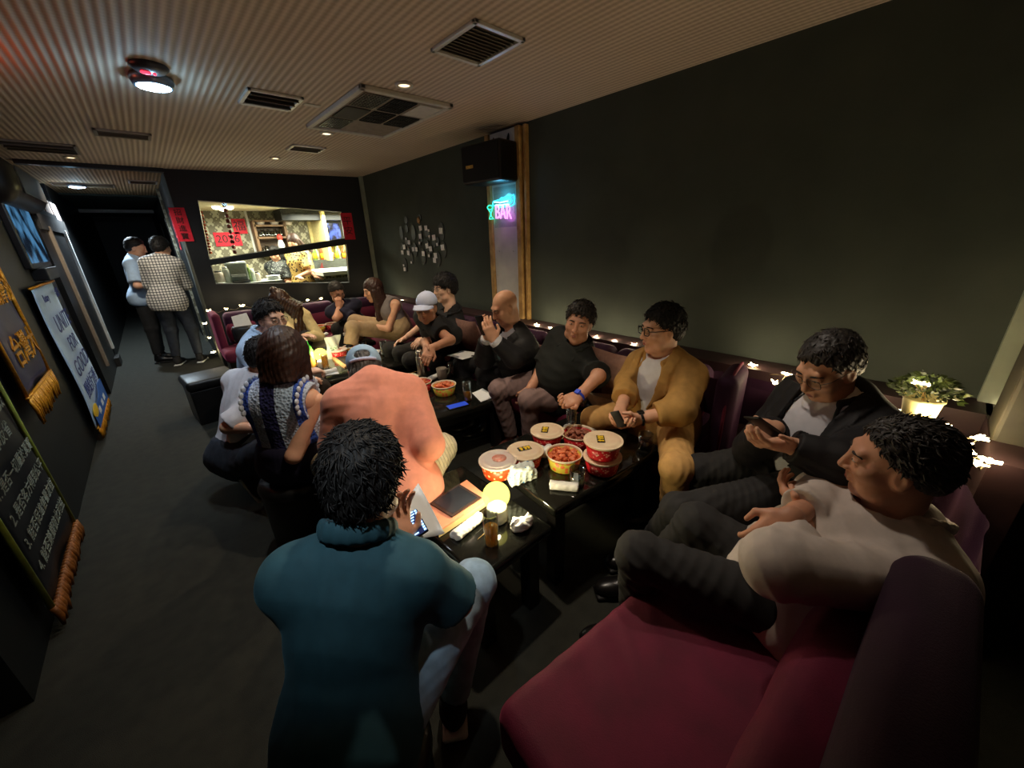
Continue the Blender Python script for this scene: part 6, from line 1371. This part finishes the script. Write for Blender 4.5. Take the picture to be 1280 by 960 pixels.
# work top with clutter on the left
wx0, wx1 = W(272, 352, y=7.2)[0], W(345, 352, y=7.2)[0]; wz = W(300, 353, y=7.2)[2]
t = thing('bar_worktop', 'cluttered pale worktop on the left behind the bar window', 'worktop', ((wx0+wx1)/2, 7.2, wz-.05)); MB().box(((wx0+wx1)/2, 7.25, wz-.03), (wx1-wx0+.10, .55, .06)).out('slab', mat('worktop_grey', (190, 196, 190), .4), t); MB().box(((wx0+wx1)/2+.05, 7.3, (wz-.06)/2), (wx1-wx0-.05, .45, wz-.06)).out('front', SPK, t)
st = thing('coffee_machine', 'pale steel coffee machine on the left of the worktop behind the bar window', 'coffee machine', W(300, 352, y=7.25)); c = W(300, 352, y=7.25)
MB().box(c+[0, 0, .15], (.26, .26, .28), bev=.03).out('housing', mat('machine_grey', (176, 184, 178), .35, .3, var=.08), st); MB().box(c+[-.02, -.15, .10], (.18, .08, .03), bev=.01).out('group_head', M['steel'], st); MB().box(c+[0, -.14, .01], (.22, .14, .03), bev=.005).out('drip_tray', M['grille'], st)
for i, (px, h, r) in enumerate(((276, .16, .06), (286, .22, .045), (313, .26, .035), (318, .2, .04), (323, .16, .05))):
    c = W(px, 353, y=7.12+.02*i); t = thing('bar_jar', ['short pale tub at the left end of the bar worktop', 'tall pale jar beside the coffee machine', 'slim clear bottle right of the coffee machine', 'pale jug right of the slim bottle on the bar worktop', 'short tub next to the stacked plates on the bar worktop'][i], 'jar', c)
    MB().lathe([(0, 0), (r, 0), (r, h*.8), (r*.7, h*.9), (0, h*.9)], c, 20).out('jar_body', [LIDW, WF, BM[2], WF, LIDW][i], t, True); MB().lathe([(r*.72, h*.88), (r*.72, h), (0, h)], c, 20).out('jar_lid', [M['grille'], M['steel'], YEL, M['paper'], M['grille']][i], t, True)
for i in range(6):
    c = W(343, 352, y=7.2)+[0, 0, .016*i]; o = MB().lathe([(0, 0), (.06, 0), (.10, .014), (.095, .016), (0, .006)], c, 24).out('white_plate', M['paper'], None, True, loc=c); tag(o, 'white plate in the stack beside the bartender', 'plate', 'plates stacked on the bar worktop')
# people behind the bar
LEO = band('cloth_leopard', (206, 170, 96), (50, 36, 22), 26, .40); FLK = band('cloth_black_flecked', (30, 34, 36), (170, 180, 170), 46, .24)
def barman(label, px, head_py, y, top, hc, look, arms):
    hd = W(px, head_py, y=y); pel = hd*[1, 1, 0]+[0, 0, hd[2]-.66]; nk = hd-[0, 0, .155]
    person(label, pel, nk, hd, look, [pel+[-.09, -.02, -.45], pel+[.09, -.02, -.45]], [pel+[-.09, 0, -.80], pel+[.09, 0, -.80]], [(pel+np.array(a), (.3, -.8, 0), (0, 0, -1), (1, 0, 0), .5) for a in arms], face=(look[0], look[1], 0), skin=0, res=1.8, fem=True, top=dict(m=top, sleeve=.8, g=.03, loose=.02, hem=.08, cut=-.14), pants=dict(m=C_['char']), hair=dict(style='long', col=hc, world=longhair(.22)), eyes=False, shoes=dict(m=C_['blk_shoe']))
barman('bartender with reddish hair in a leopard print top behind the bar window', 368, 303, 7.55, LEO, 'brown', (-.7, -.5, -.5), [(-.16, -.30, .12), (.14, -.32, .10)])
barman('bartender in a black flecked top bending behind the dividing bar of the window', 344, 318, 7.95, FLK, 'black', (-.5, -.8, -.4), [(-.14, -.28, .1), (.16, -.3, .1)])
o = thing('figurine', 'small white and red bottle figurine on the bar shelf', 'figurine', W(353, 309, y=8.2)); c = W(353, 312, y=8.2); MB().lathe([(0, 0), (.05, 0), (.055, .08), (.03, .16), (0, .17)], c, 20).out('figurine_body', M['paper'], o, True); MB().ball(c+[0, 0, .205], (.045, .045, .055)).out('figurine_head', mat('figurine_red', (200, 60, 50), .5), o, True)

# ------------------------------------------------------------------ left-hand side: banners, television, cabinet
LX = -.70
def lx(px, py): return W(px, py, x=LX)
struct(MB().box((LX-.10, 4.0, 1.0), (.12, 4.2, 2.0)).out('partition_left', M['panel_black']))
fr_rng = np.random.default_rng(8)
def fringe(parent, P0, P1, drop, n=34, name='gold_fringe'):
    m = MB()
    for i in range(n):
        q = (i+.5)/n; p = P0*(1-q)+P1*q; d = np.array([fr_rng.uniform(-.006, .012), fr_rng.uniform(-.02, .02), -drop*fr_rng.uniform(.82, 1.1)]); m.tube([p, p+d*.5+[.006, 0, 0], p+d], [.008, .010, .005], 5)
    m.tube([P0, P1], .009, 6); return m.out(name, M['gold'], parent, True)
def banner(label, y0, y1, z0, z1, mt, trim=None, fr=True, x=LX, sag=.02, name='hanging_banner'):
    t = thing(name, label, 'banner', (x, (y0+y1)/2, z0)); m = MB()
    m.grid(lambda u, v: (x+sag*math.sin(u*9+v*2)*.4+.01*math.sin(v*6), y0+(y1-y0)*u, z0+(z1-z0)*v), 15, 15, thick=.004); cl = m.out('cloth', mt, t, True)
    MB().tube([(x, y0-.03, z1+.004), (x, y1+.03, z1+.004)], .010, 8).out('rod', M['gold'], t, True)
    if trim is not None:
        for y in (y0, y1): MB().tube([(x+.008, y, z0), (x+.008, y, z1)], .011, 6).out('edge_trim', trim, t, True)
    return t, cl
BLUE = mat('poster_blue', (30, 90, 176), .5, var=.05); PALE = mat('poster_pale_blue', (188, 212, 240), .5, var=.03); NVT = mat('poster_navy', (24, 44, 120), .5, var=0)
t, cl = banner('pale blue poster banner with navy lettering and gold fringe on the left wall', 4.62, 5.66, .12, 1.30, PALE)
Ty = lambda y, z: np.array([LX+.022, y, z])
rows = [('UNITE', .20, .99), ('FOR', .17, .80), ('GOOD', .20, .61), ('團結行善', .155, .41)]
for s_, sz, z in rows:
    V, F = text_geo(s_, sz, Ty(5.14, z), (0, 1, 0), (0, 0, 1), .001, sx=1.28); V[:, 1] = 10.28-V[:, 1] if False else V[:, 1]; obj('lettering', V, F, NVT, t, False)
for y, s_ in ((4.86, 'Rotary'), (5.42, '台灣')):
    V, F = text_geo(s_, .085, Ty(y, 1.21), (0, 1, 0), (0, 0, 1), .001); obj('small_lettering', V, F, NVT, t, False)
m = MB(); m.prism([Ty(4.64, .12), Ty(5.64, .12), Ty(5.64, .33), Ty(5.35, .34), Ty(5.15, .27), Ty(4.9, .26), Ty(4.64, .22)], (.002, 0, 0)); m.out('blue_wave', BLUE, t)
m = MB(); m.ball(Ty(4.78, .24), (.004, .15, .055)); m.out('yellow_wave', YEL, t, True)
for y in (4.95, 5.2, 5.4):
    V, F = text_geo('扶輪', .06, Ty(y, .19)+[.004, 0, 0], (0, 1, 0), (0, 0, 1), .001); obj('small_lettering', V, F, M['paper'], t, False)
fringe(t, np.array([LX+.01, 4.60, .125]), np.array([LX+.01, 5.68, .125]), .11, 46)
t, cl = banner('navy satin banner with gold characters and gold fringe on the left wall', 3.28, 3.98, .80, 1.62, M['navy'], trim=M['gold'])
V, F = text_geo('台灣大', .19, Ty(3.66, 1.02), (0, 1, 0), (0, 0, 1), .003, sx=1.0); obj('gold_characters', V, F, M['gold'], t, False)
V, F = text_geo('福爾摩沙', .15, Ty(3.66, 1.34), (0, 1, 0), (0, 0, 1), .003, sx=1.0); obj('gold_characters', V, F, M['gold'], t, False)
fringe(t, np.array([LX+.012, 3.26, .80]), np.array([LX+.012, 4.0, .80]), .15, 34)
LIME = mat('trim_lime', (150, 160, 62), .5, var=.15, vscale=20)
t, cl = banner('dark banner with lime edges and rows of chalk white characters, nearest on the left', 2.24, 2.98, .13, 1.30, mat('banner_dark_navy', (16, 18, 26), .5, var=.1), trim=LIME)
CHK = mat('lettering_chalk', (150, 156, 140), .7, var=.1)
for i, (s_, sz, z) in enumerate((('四大考驗', .13, .93), ('遇事反省', .085, .80), ('1. 是否一切屬於真實', .070, .66), ('2. 是否各方得到公平', .070, .54), ('3. 能否促進信譽友誼', .070, .42), ('4. 能否兼顧彼此利益', .070, .30))):
    V, F = text_geo(s_, sz, Ty(2.61, z), (0, 1, 0), (0, 0, 1), .001, sx=1.0); obj('lettering', V, F, CHK, t, False)
BRF = mat('fringe_brown', (150, 88, 34), .55, .2, var=.25, vscale=40)
fm = MB()
for i in range(30):
    q = (i+.5)/30; p = np.array([LX+.012, 2.22+.78*q, .135]); d = np.array([fr_rng.uniform(-.004, .010), fr_rng.uniform(-.02, .02), -.105*fr_rng.uniform(.8, 1.1)]); fm.tube([p, p+d*.5+[.006, 0, 0], p+d], [.012, .013, .006], 5)
fm.out('fringe', BRF, t, True)
# television, karaoke box, photo strip, door posts
t = thing('wall_television', 'dark television with a blue picture on the left above the pale banner', 'television', (LX, 5.55, 1.7)); P4 = [lx(14, 255), lx(38, 262), lx(58, 325), lx(35, 330)]; y0, y1 = 5.05, 5.92
MB().box((LX-.02, (y0+y1)/2, 1.71), (.05, y1-y0+.08, .56), bev=.01).out('bezel', M['black_plastic'], t); MB().box((LX+.007, (y0+y1)/2, 1.715), (.004, y1-y0, .48)).out('screen', screen_mat('wall_television_picture', (10, 22, 36), (70, 120, 160), 5, .55), t); MB().box((LX, (y0+y1)/2, 1.38), (.10, .6, .10), bev=.01).out('control_box', M['black_plastic'], t)
t = thing('hanging_loudspeaker', 'rounded black loudspeaker hung from the ceiling at the left edge', 'loudspeaker', (LX, 5.2, 2.1)); V, Q = soft(lambda s: s.rbox((LX-.02, 5.62, 2.10), (.15, .72, .19), .15), .016); obj('cabinet', V, Q, M['black_plastic'], t); MB().tube([(LX, 5.2, 2.27), (LX, 5.2, HC)], .014, 8).out('hanger', M['black_plastic'], t, True); MB().box((LX+.132, 5.62, 2.1), (.008, 1.0, .2), bev=.003).out('grille', M['grille'], t); MB().ball((LX, 5.2, 2.30), (.035, .035, .05)).out('joint', M['grille'], t, True)
t = thing('display_cabinet', 'tall dark cabinet with two pale upright door strips on the left', 'cabinet', (LX-.05, 7.2, 0)); MB().box((LX-.10, 7.1, 1.0), (.18, 1.75, 2.0)).out('carcass', M['black_wood'], t)
for y in (6.76, 7.96): MB().box((LX+.004, y, 1.02), (.03, .07, 1.60), bev=.004).out('door_strip', M['pale_board'] if y > 7 else mat('strip_taupe', (150, 134, 116), .5, var=.06), t)
MB().box((LX-.05, 7.3, 1.86), (.12, 2.0, .16)).out('cornice', M['grille'], t); MB().box((LX+.01, 7.85, .06), (.06, .3, .12)).out('plinth', M['grille'], t)
for i, (y, c) in enumerate(((6.55, (150, 110, 84)), (7.1, (176, 150, 124)), (7.7, (190, 160, 140)), (8.3, (204, 180, 176)))):
    o = MB().box((LX-.04, y, 2.06), (.03, .5, .22), bev=.004).out('photo_print', mat('photo_print_%s' % 'abcd'[i], c, .5, var=.4, vscale=9, c2=(70, 50, 44)), None, loc=(LX-.04, y, 2.06)); tag(o, 'colour photo print standing along the top of the dark cabinet', 'photo', 'photo prints on top of the cabinet')
# fire extinguisher, little plates and far doors
for (px, py, h, lab) in ((165, 304, .22, 'upper small white plate far down the dark corridor'), (172, 328, .30, 'lower small white plate far down the dark corridor')):
    p = W(px, py, y=15.285); o = MB().box(p, (.07, .02, h*1.4), bev=.003).out('white_plate_sign', M['white_plastic'], None, loc=p); tag(o, lab, 'sign')
struct(MB().box((-.2, 12.0, W(140, 264, y=12.0)[2]), (1.2, .06, .06)).out('trim_11', M['white_plastic']))
c = np.array([-.66, 14.6, 0]); c = W(148, 390, z=0.0); t = thing('fire_extinguisher', 'small red and white fire extinguisher standing far down the corridor', 'fire extinguisher', c)
MB().lathe([(0, 0), (.09, 0), (.09, .16), (0, .16)], c, 20).out('lower_label', M['paper'], t, True); MB().lathe([(.09, .16), (.09, .40), (.05, .47), (.03, .52), (0, .52)], c, 20).out('cylinder', mat('extinguisher_red', (190, 30, 24), .4), t, True); MB().tube([c+[.05, 0, .50], c+[.12, -.02, .4], c+[.11, -.04, .2]], .014, 6).out('hose', M['black_plastic'], t, True)
for i, (y0, y1) in enumerate(((9.2, 10.2), (11.5, 12.5))):
    d = MB().box((.425, (y0+y1)/2, 1.02), (.03, y1-y0, 2.04), bev=.01).out('door_%d' % (i+1), M['black_wood']); struct(d); MB().box((.40, y0+.12, 1.05), (.03, .04, .30)).out('door_handle', M['steel'], d)
